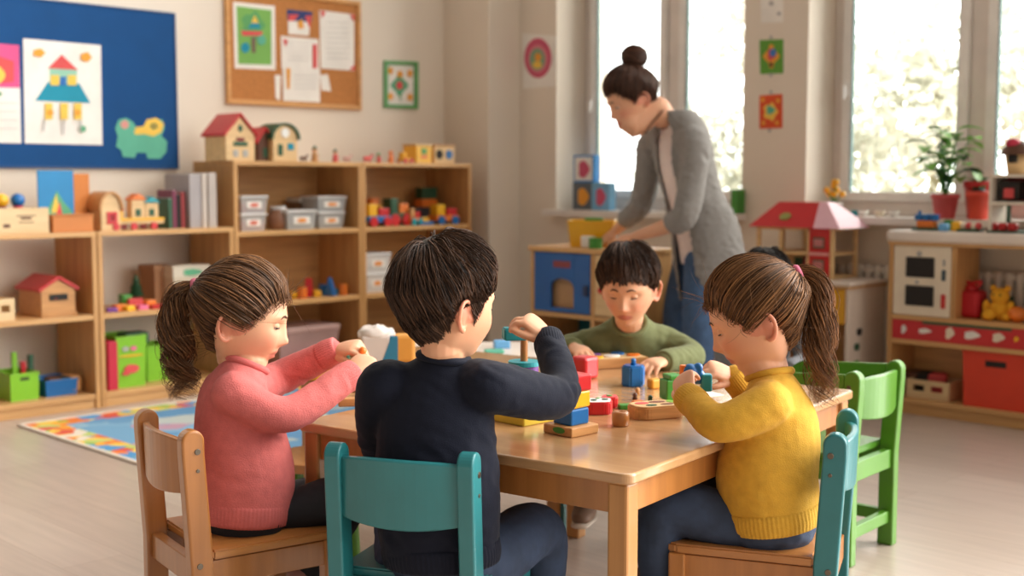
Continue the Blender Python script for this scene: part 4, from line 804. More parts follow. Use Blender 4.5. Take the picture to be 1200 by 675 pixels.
r = thing('toy_tree', 'small dark green toy tree standing among blocks in the low shelf', 'toy', at(160, .2, ZM), RZ_L); MB().cyl(.008, 0, .06, Cbrown, 10).build('trunk', r); MB().lathe([(.001, .05), (.04, .055), (.022, .09), (.03, .092), (.012, .125), (.018, .127), (.001, .165)], Cdg, 12).build('foliage', r)
r = bin_box('storage_bin', 'lime green bin with red picture standing in the low shelf', 'bin', at(155, .06, ZB), RZ_L, wpx(138, 174, .05, ZB), .22, .25, Clime, flare=.14, slot=False)
s_ = MB()
for x, z, a, b_, c in ((-.03, .19, .018, .012, Cgrey), (.012, .19, .018, .012, Cpink), (0, .155, .065, .005, Cyel), (.0, .09, .04, .022, Crc), (-.03, .07, .02, .010, Crc)): s_.prism([(x+a*math.cos(t_), z+b_*math.sin(t_)) for t_ in np.linspace(0, 6.283, 13)[:-1]], -.003, .012, c, 0, axis='y')
s_.build('printed_picture', r)
tag(MB().box((0, 0, 0), (.05, .16, .235), mat('crimson_card', (196, 30, 60), .5), .004).build('toy_box', None, at(128, .035, ZB), RZ_L), 'crimson upright box left of the lime green bin', 'box')
tag(MB().box((-.07, -.05, 0), (.06, .05, .06), Cdg, .012).build('toy_piece', None, at(157, .14, ZB+.20), RZ_L), 'dark green toy piled at the top of the lime green bin', 'toy')
bin_box('storage_bin', 'second lime green bin, half hidden behind the pink child\'s ponytail', 'bin', at(189, .14, ZB), RZ_L, .15, .18, .18, Clime, flare=.12, slot=False)
# ------------------------------------------------------------------ toys on the blue-door cabinet and sills
def sill(px, dy, z=.895): return Rp(px, AW-.08+dy, z)
for k, (px0, px1, z0, h_, dy, c, pc, l_) in enumerate(((671, 695, .895, .165, .10, mat('slate_cover', (96, 104, 112), .6), Coc, 'grey card box with an orange picture on the left sill'), (693, 714, .895, .165, .07, mat('sky_cover', (120, 176, 214), .6), Cro, 'light blue card box with a pink picture on the left sill'), (672, 696, 1.06, .165, .10, mat('azure_cover', (40, 130, 196), .6), Cw, 'blue framed card box stacked on the grey one on the left sill'))):
    q = sill(px0, dy, z0); w_ = (sill(px1, dy, z0)-q).length; b = thing('card_box', l_, 'box', q, RZ_R); MB().box((0, 0, 0), (w_, .06, h_), c, .003).build('body', b)
    pp = MB(); 
    if k == 2: pp.box((.012, -.002, .012), (w_-.012, .002, h_-.012), Cw, 0)
    pp.prism([(w_/2+w_*.26*math.cos(a)*(1+.2*math.cos(3*a)), h_*.48+h_*.32*math.sin(a)) for a in np.linspace(0, 6.283, 15)[:-1]], -.003, .003, pc if k != 2 else Cro, 0, axis='y'); pp.build('printed_picture', b)
tag(MB().box((0, 0, 0), (.05, .12, .13), Cgrn, .004).build('toy_box', None, sill(856, .02), RZ_R), 'green box on the left window sill beside the woman\'s back', 'box')
for k, (px, h_, c, l_) in enumerate(((943, .06, Cyel, 'yellow toy on the sill behind the pink roof end'), (950, .04, Cgrn, 'green toy on the sill behind the dollhouse'))): pass
r = thing('flower_pot', 'small pot of yellow flowers on the sill behind the dollhouse', 'plant', sill(977, .06), 0)
MB().lathe([(.03, 0), (.042, .06), (.045, .065), (.04, .065)], Cw, 16).build('pot', r)
for k in range(9):
    a = k*.7; p1 = (math.cos(a)*.045*(k % 3)/2, math.sin(a)*.045*(k % 3)/2, .11+.02*(k % 4)); s_ = MB().tube([(0, 0, .06), p1], .003, Cgrn, 5).build('stem', r); MB().ball(p1, .017, Cyel, 6).build('flower', s_)
for px, c, l_ in ((1011, Cw, 'white little cup on the big window sill left of the plant'), (1003, Ctealc, 'tiny turquoise ornament on the big window sill'), (1047, Cw, 'white little bowl on the big window sill nearest the plant'), (1031, Ccream, 'cream little shell ornament on the big window sill')):
    tag(MB().lathe([(.012, 0), (.022, .008), (.028, .03), (.025, .03), (.016, .008)], c, 14).build('ornament', None, sill(px, .10), 0), l_, 'ornament')
# toys the woman is reaching for
for px, dy, c, sh, l_ in ((690, .10, Cw, 'b', 'white toy block on the blue-door cabinet'), (698, .05, Cgrn, 'c', 'green toy drum on the blue-door cabinet'), (682, .16, Wtoy, 'b', 'tan toy block at the back of the blue-door cabinet'), (716, .22, Ctealc, 'c', 'turquoise toy cup at the right of the blue-door cabinet'), (704, .26, Cyel, 'b', 'yellow toy block at the back of the blue-door cabinet, near its right end')):
    q = Rp(px, BA+dy, BH); b = MB(); (b.box((-.03, -.03, 0), (.03, .03, .055), c, .006) if sh == 'b' else b.cyl(.032, 0, .05, c, 18)); tag(b.build('toy_block', None, q, RZ_R+.3), l_, 'toy block')
# lower bays of that cabinet
tag(MB().box((0, 0, 0), (.16, .14, .22), Wtoy, .006).build('toy_box', None, uv(BA+.1, bb0+.10, .06), RZ_R), 'wooden box in the dark lower bay of the blue-door cabinet', 'box')
# play kitchen contents
def K(px, dy, z): return Rp(px, KA+dy, z)
r = thing('toy_kettle', 'red toy bag with a knotted top on the kitchen shelf', 'toy', K(1137, .12, .458), RZ_R)
MB().box((-.06, -.05, 0), (.06, .05, .125), mat('red_fabric', (196, 24, 36), .5), .022, seg=3).build('body', r); MB().ball((0, 0, .13), (.03, .028, .022), Cred, 8).build('knot', r); MB().tube([(-.03, 0, .135), (-.045, 0, .165), (.0, 0, .155), (.045, 0, .165), (.03, 0, .135)], .008, Cred, 8, 14).build('handle', r)
r = thing('soft_toy', 'yellow plush toy bear on the kitchen shelf beside the red bag', 'soft toy', K(1172, .10, .458), RZ_R); Cpl = mat('yellow_plush', (230, 164, 36), .9, bump=.5, bscale=150)
b = MB(); b.ball((0, 0, .045), (.052, .045, .05), Cpl); b.ball((0, -.008, .108), (.042, .038, .038), Cpl)
b.build('body', r)
for s_ in (-1, 1): MB().ball((s_*.032, -.005, .142), .015, Cpl, 7).build('ear', r); MB().ball((s_*.045, -.035, .02), (.022, .03, .02), Cpl, 7).build('leg', r); MB().ball((s_*.055, -.02, .06), (.016, .02, .03), Cpl, 7).build('arm', r); MB().ball((s_*.015, -.042, .115), .005, Cdk, 5).build('eye', r)
tag(MB().ball((0, 0, .035), (.04, .035, .035), Cora, 9).build('toy_fruit', None, K(1192, .07, .458), RZ_R), 'orange toy fruit beside the yellow plush bear', 'toy')
tag(MB().ball((0, 0, .028), (.03, .028, .028), Cpl, 9).build('toy_fruit', None, K(1159, .05, .458), RZ_R), 'small yellow toy fruit between red bag and plush bear', 'toy')
tag(MB().lathe([(.02, 0), (.03, .05), (.012, .08), (.012, .1)], Cdg, 14).build('toy_bottle', None, K(1184, .2, .458), RZ_R), 'dark green toy bottle behind the yellow plush bear', 'toy')
for k, (px, c, l_) in enumerate(((1075, Cbrown, 'brown toy piece in the slatted crate'), (1087, Cdk, 'black toy piece in the slatted crate'), (1099, Crc, 'reddish toy piece in the slatted crate'))): tag(MB().box((-.045, -.05, 0), (.04, .05, .10), c, .015).build('toy_piece', None, K(px, .16, .082), RZ_R+.2*k), l_, 'toy')
kz = KH
r = thing('toy_boat', 'blue and orange toy castle on a green base on the kitchen worktop', 'toy', K(1086, .08, kz), RZ_R)
MB().box((-.055, -.04, 0), (.055, .04, .012), Cdg, .004).build('base', r); MB().box((-.04, -.025, .012), (.04, .025, .045), Cora, .006).build('body', r)
for x in (-.036, 0, .036): MB().box((x-.016, -.022, .045), (x+.016, .022, .075), Cblue, .006).build('tower', r)
MB().cyl(.008, .075, .09, Cblue, 10, Matrix.Translation((-.036, 0, 0))).build('tower_top', r)
for px, dy, c, h_, l_ in ((1106, .06, Csky, .035, 'pale blue small toy on the worktop right of the blue castle'), (1112, .13, Cgrn, .05, 'green small toy on the worktop below the plant'), (1121, .07, Cyel, .045, 'yellow small toy on the worktop left of the cream tray')):
    tag(MB().box((-.02, -.02, 0), (.02, .02, h_), c, .008).build('toy_piece', None, K(px, dy, kz), RZ_R), l_, 'toy')
r = thing('toy_tray', 'cream tray of toy food on the worktop below the red pot', 'tray', K(1137, .08, kz), RZ_R); MB().box((-.05, -.035, 0), (.05, .035, .012), Cdg, .004).build('base', r)
for k, (x, c) in enumerate(((-.03, Ccream), (-.005, Crc), (.022, Ccream), (.038, Crc))): MB().ball((x, -.005, .026), .017, c, 7).build('toy_food', r)
def pot(label, px, dy, m, R0, R1, h_):
    r = thing('potted_plant', label, 'plant', sill(px, dy), 0); MB().lathe([(R0, 0), (R1*.97, h_*.82), (R1*1.06, h_*.82), (R1*1.08, h_), (R1*.95, h_), (R1*.9, h_*.85), (.002, h_*.85)], m, 24, caps=False).build('pot', r)
    MB().cyl(R1*.9, h_*.80, h_*.87, Cbrown, 20).build('soil', r); return r
pt = pot('leafy green plant in a pink pot on the big window sill', 1107, .06, mat('rose_pot', (212, 92, 92), .5), .045, .062, .115)
Clf = mat('plant_leaf', (128, 182, 84), .5, var=.2); Clf2 = mat('plant_leaf_dark', (58, 108, 60), .5, var=.2); R = random.Random(3)
def leaf(base, d, L_, m, parent, droop=.4):
    d = Vector(d).normalized(); sd = d.cross(Vector((0, 0, 1))).normalized(); b = MB(); n = 6; up = sd.cross(d); vs = []
    for i in range(n+1):
        t = i/n; p = Vector(base)+d*L_*t-Vector((0, 0, droop*L_*t*t)); w_ = L_*.34*math.sin(PI*min(1, t*.93+.05))**.8*(1-.3*t)
        vs += [p-sd*w_+up*w_*.25, p, p+sd*w_+up*w_*.25]
    vs2 = [v-up*.0015 for v in vs]; k = len(vs); fs = []
    for i in range(n):
        for j in (0, 1): a = 3*i+j; fs.append((a, a+1, a+4, a+3)); fs.append((k+a+3, k+a+4, k+a+1, k+a))
    b.add([tuple(v) for v in vs+vs2], fs, m, True); b.build('leaf', parent)
for k in range(15):
    a = k*2.4+R.random(); h_ = .10+.24*(k/15)**.9+.03*R.random(); rr_ = .035+.085*R.random()*(1 if k < 11 else .5)
    tip = Vector((math.cos(a)*rr_, math.sin(a)*rr_*.7, .10+h_)); sm = MB().tube([(0, 0, .09), tuple(tip*.5+Vector((0, 0, .08))), tuple(tip)], [.0035, .003, .0018], Cgrn, 5, 8).build('stem', pt)
    for j in range(3): leaf(tuple(tip-Vector((0, 0, .022*j))), (math.cos(a+j*1.9-1), math.sin(a+j*1.9-1), .35-.2*j), (.080+.04*R.random()), Clf if (k+j) % 3 else Clf2, sm)
rp_ = pot('bright red pot with a dark plant stub beside the leafy plant', 1146, .03, mat('scarlet_pot', (222, 74, 52), .45), .04, .055, .13)
MB().ball((0, 0, .125), (.035, .035, .02), Cdk, 8).build('moss', rp_)
leaf((0, 0, .12), (.5, .2, .8), .08, Clf2, rp_); leaf((0, 0, .12), (-.5, -.2, .7), .07, Clf2, rp_)
rp2 = pot('red flower pot standing behind the bright red pot on the sill', 1146, .15, Cred, .05, .066, .175)
leaf((0, 0, .16), (-.7, 0, .6), .10, Clf, rp2); leaf((0, 0, .16), (.6, .3, .7), .10, Clf2, rp2); leaf((0, 0, .16), (-.2, .3, .9), .12, Clf, rp2)
q = K(1157, .05, kz); r = thing('toy_shop', 'white two-storey toy shelf with red interior at the right end of the worktop', 'toy', q, RZ_R); sw = .26; sh = .255
Cwt = mat('toy_white', (226, 214, 198), .5)
for x in (0, sw-.014): MB().box((x, 0, .008), (x+.014, .17, sh), Cwt, .002).build('side_panel', r)
MB().box((-.004, -.004, 0), (sw+.004, .175, .008), Cdg, .002).build('base', r)
for z in (.122, sh-.014): MB().box((.0, -.002, z), (sw, .17, z+.014), Cwt, .002).build('shelf_board', r)
MB().box((.014, .155, .136), (sw-.014, .165, sh-.014), mat('rose_back', (196, 76, 76), .5), 0).build('back_panel', r)
MB().box((.03, .03, .145), (.12, .14, .225), Cdk, .004).build('dark_box', r); MB().box((.055, .02, .15), (.10, .035, .195), Crc, .006).build('red_box', r)
MB().box((.055, .06, .008), (.07, .08, .122), Cdg, .002).build('post', r)
for k in range(3): tag(MB().box((-.02, -.022, 0), (.02, .022, .036), Cred, .01).build('toy_food', None, K(1165+11*k, .09, kz+.008), RZ_R), ('red toy food at the left of the toy shop\'s lower shelf', 'red toy food in the middle of the toy shop\'s lower shelf', 'red toy food at the right of the toy shop\'s lower shelf')[k], 'toy', 'red toy food in the toy shop')
r = thing('toy_basket', 'toy hut with dark red rounded roof on top of the white toy shelf', 'toy', K(1192, .12, kz+sh), RZ_R)
MB().lathe([(.042, 0), (.055, .09), (.05, .09)], Wpale, 18).build('body', r); MB().lathe([(.075, .085), (.062, .115), (.035, .14), (.002, .15)], Cbrown, 18, caps=False).build('roof', r); MB().ball((-.01, -.03, .135), (.032, .03, .022), mat('raspberry', (206, 50, 80), .5), 8).build('berry', r); MB().box((-.02, -.06, .05), (.02, -.045, .085), Cdk, .006).build('window', r)
# ------------------------------------------------------------------ toys on the tables
TZ = .53
def tb(px, py, z=TZ): return G(px, py, z)
RT = TA
def slab(label, px, py, w_, d_, h_, m, rz=RT, name='toy_slab', cat_='toy', bev=.004, group=None):
    return tag(MB().box((-w_/2, -d_/2, 0), (w_/2, d_/2, h_), m, bev).build(name, None, tb(px, py), rz), label, cat_, group)
# block tower on a wooden base
q = tb(669, 507); RB = math.radians(44)
bs = tag(MB().box((-.043, -.043, 0), (.043, .043, .021), Wtoy, .003).build('block_stand', None, q, RB), 'square wooden base carrying the blue, yellow and red blocks', 'toy base')
MB().prism([(.018*math.cos(a)-.005, .012+.007*math.sin(a)) for a in np.linspace(0, 6.283, 14)[:-1]], -.0436, -.0425, Cgrn, 0, axis='x').build('green_mark', bs)
for k, (c, l_) in enumerate(((Cblue, 'blue wooden block at the bottom of the tower'), (Cyel, 'yellow wooden block in the middle of the tower'), (Cred, 'red wooden block on top of the tower'))):
    b = MB(); b.box((-.028, -.028, 0), (.028, .028, .036), c, .004); tag(b.build('toy_block', None, q+Vector(((0, .003, .006)[k], .004*k, .021+.0362*k)), RB+(0, .06, -.05)[k]), l_, 'toy block')
# stacking toy of the boy in navy
q = tb(614, 493, TZ); sb = thing('stacking_toy', 'yellow square stacking toy base with a green disc and wooden peg', 'stacking toy', q, RB)
MB().box((-.052, -.052, 0), (.052, .052, .022), mat('lemon_paint', (222, 196, 60), .35), .003).build('base', sb); MB().cyl(.032, .022, .042, Cgrn, 28).build('green_disc', sb)
MB().cyl(.0085, .042, .190, Wch, 14).build('peg', sb)
pkp = q+Vector((0, 0, 0))
for k, (R_, z0, h_, c, l_) in enumerate(((.030, .042, .02, Cred, 'red ring low on the peg of the stacking toy'), (.034, .062, .022, Cora, 'orange ring on the peg behind the navy sleeve'), (.030, .084, .022, Cyel, 'yellow ring on the peg behind the navy sleeve'), (.036, .128, .010, Ctealc, 'thin turquoise ring highest on the peg of the stacking toy'))):
    tag(MB().ring(R_, .0095, z0, z0+h_, c, 28).build('stacking_ring', None, q), l_, 'stacking ring')
tag(MB().ring(.033, .0095, .106, .127, Cpur, 28).build('stacking_ring', None, q), 'purple ring under the turquoise one on the stacking toy', 'stacking ring')
bl = P(603, 392, 2.74); b = MB(); b.prism([(-.026, -.012), (.026, -.012), (.030, -.004), (.004, .016), (-.026, .016)], -.018, .018, Ctealc, .003, axis='y')
tag(b.build('toy_block', None, bl, .2), 'teal wedge piece in the raised hand of the boy in navy', 'toy block')
tag(MB().ball((0, 0, 0), .011, Cred, 9).build('toy_bead', None, P(607, 377, 2.735), 0), 'red ball painting light glowing through the fingers of the boy in navy', 'bead')  # added red ball stands in for light shining through the fingers
slab('red flat piece left of the yellow stacking base, beside the navy sleeve', 597, 490, .05, .035, .02, Cred)
tag(MB().cyl(.026, 0, .02, Cred, 24).build('toy_disc', None, tb(648, 482)), 'red disc behind the block tower', 'toy disc')
slab('red cube block behind the boy\'s elbow on the far table', 685, 443, .058, .058, .062, Cred, RB, 'toy_block', 'toy block', .009)
# red and white shape trays
def shape_tray(label, px, py, n, R_, h_, m, top, holes, rz=0, name='shape_tray'):
    r = thing(name, label, 'shape tray', tb(px, py), rz); pts = [(R_*math.cos(a)*(1+.10*math.cos(4*a)), R_*.8*math.sin(a)*(1+.10*math.cos(4*a))) for a in np.linspace(0, 2*PI, n+1)[:-1]]
    MB().prism(pts, 0, h_, m, .003).build('body', r); MB().prism([(x*.86, y*.86) for x, y in pts], h_-.001, h_+.0012, top, 0).build('top_face', r)
    for x, y, a, c in holes: MB().lathe([(a, h_+.0016), (a*.9, h_+.0030), (.001, h_+.0030)], c, 14, Matrix.Translation((x, y, 0))).build('peg_piece', r)
shape_tray('red tray with white top and green pegs behind the block tower', 702, 484, 20, .038, .03, Cred, Cw, ((-.012, .006, .008, Cdg), (.014, -.006, .008, Cdg), (.012, .016, .005, Cgrn)), RB)
shape_tray('smaller red tray right of the red tray with white top', 714, 477, 16, .026, .026, Cred, Crc, ((0, 0, .008, Cgrn),), RB)
# wooden puzzle trays
def puzzle(label, px, py, w_, d_, h_, rz, pieces, rnd=.02):
    r = thing('puzzle_tray', label, 'puzzle', tb(px, py), rz); x, y = w_/2, d_/2
    pts = [(sx*(x-rnd)+rnd*math.cos(a), sy*(y-rnd)+rnd*math.sin(a)) for sx, sy, a0 in ((1, 1, 0), (-1, 1, PI/2), (-1, -1, PI), (1, -1, 1.5*PI)) for a in np.linspace(a0, a0+PI/2, 6)]
    MB().prism(pts, 0, h_, Wtoy, .003).build('body', r); MB().prism([(a*.9, c*.88) for a, c in pts], h_-.001, h_+.0008, Wpale, 0).build('inlay', r)
    for (px_, py_, a, c_, m, hh) in pieces: MB().prism([(px_+a*math.cos(t), py_+c_*math.sin(t)) for t in np.linspace(0, 2*PI, 19)[:-1]], h_, h_+hh, m, .0008).build('inset_piece', r)
puzzle('thick wooden puzzle tray with oval holes in front of the girl in yellow', 768, 488, .125, .082, .030, math.radians(22), ((-.03, .012, .018, .012, Crc, .002), (.012, .016, .022, .012, mat('hollow_brown', (120, 62, 40), .6), .0015), (-.02, -.018, .014, .010, Cdg, .002), (.022, -.016, .018, .009, mat('hollow_brown', (120, 62, 40), .6), .0015), (.045, .01, .010, .014, Clime, .002)), .028)
puzzle('flat wooden puzzle tray under the hands of the child in green', 717, 428, .19, .13, .028, math.radians(20), ((-.05, .02, .022, .016, Cpur, .006), (-.01, -.02, .026, .016, Cw, .006), (.03, .025, .02, .02, Cblue, .006), (.06, -.02, .02, .016, Cora, .006), (-.06, -.03, .018, .014, Cyel, .006)), .012)
c = thing('wooden_bead', 'small wooden barrel bead with a hole in front of the puzzle tray', 'bead', tb(727, 499)); MB().lathe([(.017, 0), (.019, .003), (.020, .017), (.019, .030), (.016, .033), (.006, .033), (.006, .028)], Wch, 22).build('body', c)
tag(MB().box((-.024, -.012, 0), (.024, .012, .012), Cgrn, .003).build('toy_piece', None, tb(736, 479), .2), 'green flat piece behind the wooden barrel bead', 'toy')
tag(MB().box((-.014, -.012, .0), (.014, .012, .010), Cora, .003).build('toy_piece', None, tb(748, 474), .5), 'orange flat piece behind the thick puzzle tray', 'toy')
for px, py, c, l_ in ((744, 468, Cbrown, 'tiny brown knob on the table between the puzzle tray and the seam'), (762, 471, Cdg, 'tiny dark green knob behind the thick puzzle tray'), (747, 462, Wtoy, 'tiny tan knob near the table seam')):
    tag(MB().lathe([(.007, 0), (.005, .008), (.007, .012), (.003, .017)], c, 12).build('knob_toy', None, tb(px, py)), l_, 'knob')
c = thing('toy_block', 'blue hexagonal block with a knob on the far table', 'toy block', tb(742, 452), .2); MB().prism([(.033*math.cos(a), .033*math.sin(a)) for a in np.linspace(0, 2*PI, 7)[:-1]], 0, .056, Cblue, .004).build('body', c); MB().lathe([(.008, .056), (.006, .066), (.008, .070), (.003, .074)], Cblue, 14).build('knob', c)
slab('small amber block between the blue hexagonal block and the green block', 767, 455, .034, .028, .026, mat('amber_block', (230, 160, 50), .35), .5, 'toy_block', 'toy block', .005)
c = thing('toy_block', 'notched green block on a yellow plate beside the child\'s hand', 'toy block', tb(787, 472)+Vector((0, 0, .010)), .35); MB().box((-.024, -.022, 0), (.024, .022, .05), Cgrn, .003).build('body', c); MB().box((-.016, -.022, .05), (.020, .022, .062), Cgrn, .003).build('notch', c)
slab('yellow plate below the green block', 789, 473, .066, .05, .009, Cyel, .35, 'toy_plate', 'toy', .003)
slab('white painted glare patch on the table in front of the girl in yellow', 818, 462, .10, .09, .002, Cpaper, .4, 'glare_patch', 'paper', 0)  # thin white slab paints window glare on the tabletop
# pieces in the hands of the girl in yellow
# the toy of the girl in pink
q = tb(421, 473); c = thing('stacking_toy', 'wooden base with a coloured pillar below the hands of the girl in pink', 'stacking toy', q, math.radians(10))
MB().box((-.052, -.04, 0), (.052, .04, .020), Wtoy, .003).build('base', c)
for z0, z1, m in ((.020, .036, Ctealc), (.036, .052, Cora), (.052, .082, Clime), (.082, .098, Cyel)): MB().cyl(.016, z0, z1, m, 20, Matrix.Translation((.012, .004, 0))).build('pillar_ring', c)
tag(MB().ball((0, 0, 0), .0095, Cora, 10).build('toy_bead', None, P(425, 411, 2.885), 0), 'orange bead between the hands of the girl in pink', 'bead')
tag(MB().cyl(.028, 0, .016, Cora, 24).build('toy_disc', None, tb(404, 456)), 'orange disc behind the wooden base of the girl in pink', 'toy disc')
slab('yellow toy plate under the far sleeve of the girl in pink', 372, 444, .10, .06, .03, Cyel, .3, 'toy_plate', 'toy', .008)
slab('dark green toy block beside the yellow plate near the girl in pink', 399, 436, .05, .04, .06, Cdg, .3, 'toy_block', 'toy block', .006)
# box with cloth and orange block behind the boy in navy
q = tb(445, 424); c = thing('toy_box', 'white and blue box with a crumpled cloth on top, left of the boy in navy', 'box', q, .15)
MB().box((-.055, -.04, 0), (.03, .04, .082), mat('off_white_card', (214, 200, 190), .6), .006).build('body', c); MB().prism([(.0, 0), (.056, 0), (.056, .082), (.03, .082)], -.041, .041, mat('teal_blue_card', (44, 120, 150), .5), .003, axis='y').build('blue_side', c)
b = MB(); b.ball((-.01, 0, .085), (.058, .042, .026), Cw, 16); me = bpy.data.meshes.new('c'); me.from_pydata(b.v, [], b.f); o = link(bpy.data.objects.new('cloth', me)); o.parent = c; me.materials.append(mat('cream_cloth', (228, 216, 206), .9)); me.polygons.foreach_set('use_smooth', [True]*len(me.polygons))
for v in me.vertices: v.co *= 1+.10*mnoise.noise(v.co*55)
tag(MB().box((-.032, -.03, 0), (.032, .03, .085), mat('honey_block', (226, 158, 70), .4), .010).build('toy_block', None, tb(474, 424), .1), 'large honey coloured block beside the white and blue box', 'toy block')
z3 = .45
for px, py, w_, h_, c, l_ in ((588, 408, .06, .03, Csky, 'pale blue toy on the low white table'), (579, 414, .07, .014, Cmint, 'mint green flat toy on the low white table'), (640, 410, .05, .02, Cora, 'orange flat toy at the right end of the low white table')):
    tag(MB().box((-w_/2, -.02, 0), (w_/2, .02, h_), c, .005).build('toy_piece', None, tb(px, py, z3), .2), l_, 'toy')
# ------------------------------------------------------------------ people
def voxel(mb, size, it=3):
    me = bpy.data.meshes.new('tmp'); me.from_pydata(mb.v, [], mb.f)
    for x in mb.mats: me.materials.append(x)
    o = link(bpy.data.objects.new('tmp', me)); m = o.modifiers.new('r', 'REMESH'); m.mode = 'VOXEL'; m.voxel_size = size; m.use_smooth_shade = True
    if it: k = o.modifiers.new('s', 'SMOOTH'); k.iterations = it; k.factor = .5
    bpy.context.view_layer.update(); dg = bpy.context.evaluated_depsgraph_get()
    r = bpy.data.meshes.new_from_object(o.evaluated_get(dg), depsgraph=dg); bpy.data.objects.remove(o); bpy.data.meshes.remove(me); return r
def co_of(me): a = np.empty(len(me.vertices)*3); me.vertices.foreach_get('co', a); return a.reshape(-1, 3)
def set_co(me, a): me.vertices.foreach_set('co', np.ascontiguousarray(a, dtype=np.float32).ravel()); me.update()
def nrm_of(me): a = np.empty(len(me.vertices)*3); me.vertices.foreach_get('normal', a); return a.reshape(-1, 3)
def put(me, name, parent, m=None):
    if m: me.materials.clear(); me.materials.append(m)
    o = link(bpy.data.objects.new(name, me)); o.parent = parent; o.location = -parent.location; return o
def colour(me, name, col):
    at_ = me.color_attributes.new(name, 'FLOAT_COLOR', 'POINT'); c = np.ones((len(col), 4), np.float32); c[:, :3] = col; at_.data.foreach_set('color', c.ravel())
def wrinkle(me, amp=.002, freq=(22, 22, 34), seed=0, fine=.0006):
    c = co_of(me); n = nrm_of(me); d = np.empty(len(c)); fx, fy, fz = freq
    for i, p in enumerate(c):
        q = mnoise.noise((p[0]*fx+seed, p[1]*fy, p[2]*fz+p[0]*12)); d[i] = (1-2*abs(q))*amp*mnoise.noise((p[0]*7, p[1]*7+seed, p[2]*7))*1.6 + fine*mnoise.noise((p[0]*70, p[1]*70, p[2]*70))
    set_co(me, c+n*d[:, None])
def vec(*a): return np.array(a, float)
class Head:
    A = vec(.0755, .093, .108)
    def __init__(s, c, yaw, pitch, roll=0, sc=1.0, adult=False):
        y, p = math.radians(yaw), math.radians(pitch); f0 = vec(math.sin(y), math.cos(y), 0); r = vec(math.cos(y), -math.sin(y), 0); up = vec(0, 0, 1)
        f = f0*math.cos(p)-up*math.sin(p); u = up*math.cos(p)+f0*math.sin(p); ro = math.radians(roll)
        r, u = r*math.cos(ro)+u*math.sin(ro), u*math.cos(ro)-r*math.sin(ro)
        s.pt = p; s.c = np.array(tuple(c)); s.R = np.stack([r, f, u]); s.s = sc; s.adult = adult
    def w(s, l): return s.c+(np.asarray(l)*s.s) @ s.R              # local (unit head) -> world
    def l(s, w_): return (np.asarray(w_)-s.c) @ s.R.T/s.s
    def shape(s, d, off=0.0):
        d = np.atleast_2d(np.asarray(d, float)); d = d/np.linalg.norm(d, axis=1)[:, None]; p = d*(s.A+np.zeros(3)); t = np.clip(-p[:, 2]/s.A[2], 0, 1)
        jaw = .30 if s.adult else .24
        p[:, 0] *= 1-jaw*t**1.7; back = p[:, 1] < 0
        p[:, 1] *= np.where(back, 1-.66*t**.85, 1+.62*t**3)
        p[:, 0] *= 1+.05*np.clip(-d[:, 1], 0, 1)*np.clip(d[:, 2]+.4, 0, 1)
        p[:, 1] *= np.where(back, 1+.05*np.clip(1-abs(d[:, 2]-.15)*1.6, 0, 1), 1)
        return p+d*np.asarray(off).reshape(-1, 1)
    def face(s, p):
        x, y, z = p[:, 0], p[:, 1], p[:, 2]; g = lambda cx, cz, sx, sz: np.exp(-((abs(x)-cx)/sx)**2-((z-cz)/sz)**2); g0 = lambda cz, sx, sz: np.exp(-(x/sx)**2-((z-cz)/sz)**2)
        k = 1.15 if s.adult else 1.0
        d = .0165*k*g0(-.029, .0105, .0110)+.008*k*g0(-.012, .009, .018)+.0045*g(.011, -.034, .007, .007)
        d += -.0085*g(.030, .001, .017, .011)+.004*g(.030, .021, .022, .008)+(.0015 if s.adult else .0065)*g(.037, -.036, .021, .021)
        d += .0065*g0(-.0535, .017, .0055)+.0068*g0(-.0645, .0145, .006)-.0035*g0(-.059, .020, .0026)-.004*g0(-.074, .02, .005)+.0065*g0(-.089, .017, .013)
        d += .002*g0(-.044, .009, .006)
        m = np.clip((y-.02)/.03, 0, 1); p = p.copy(); p[:, 1] += d*m; return p
    def add(s, mb, m, ears=True):
        nu, nv = 88, 64; ds = [(0, 0, 1.)]
        for j in range(1, nv):
            a = PI*j/nv
            for i in range(nu): b = 2*PI*i/nu; ds.append((math.sin(a)*math.cos(b), math.sin(a)*math.sin(b), math.cos(a)))
        ds.append((0, 0, -1.)); p = s.w(s.face(s.shape(np.array(ds)))); fs = [(0, 1+i, 1+(i+1) % nu) for i in range(nu)]
        for j in range(nv-2):
            for i in range(nu): k = (i+1) % nu; fs.append((1+j*nu+i, 1+(j+1)*nu+i, 1+(j+1)*nu+k, 1+j*nu+k))
        L_ = len(ds)-1; fs += [(L_, 1+(nv-2)*nu+(i+1) % nu, 1+(nv-2)*nu+i) for i in range(nu)]
        mb.add([tuple(q) for q in p], fs, m, True)
        if ears:
            for sg in (-1, 1):
                rim = [(0, .012, -.030), (.004, .006, -.036), (.008, -.006, -.030), (.012, -.016, -.012), (.0145, -.018, .006), (.013, -.012, .021), (.010, .0, .027), (.006, .011, .022), (.0, .015, .010)]
                q = [s.w((sg*(.0685+x*1.25), -.012+y*.86, -.017+z*.86)) for x, y, z in rim]
                mb.tube(q, [.004, .0058, .0052, .0048, .0048, .0046, .0044, .004, .003], m, 8, 30)
                pl = [s.w((sg*(.0675+x), -.012+y*.86, -.017+z*.86)) for x, y, z in ((.0, .005, -.026), (.004, -.002, -.012), (.005, -.003, .004), (.003, .0, .016))]
                mb.tube(pl, [(.0042, .008), (.004, .012), (.004, .0135), (.0035, .009)], m, 10, 10, side=s.R[0])
                mb.ball(tuple(s.w((sg*.071, .004, -.022))), .0045*s.s, m, 5)
        return mb
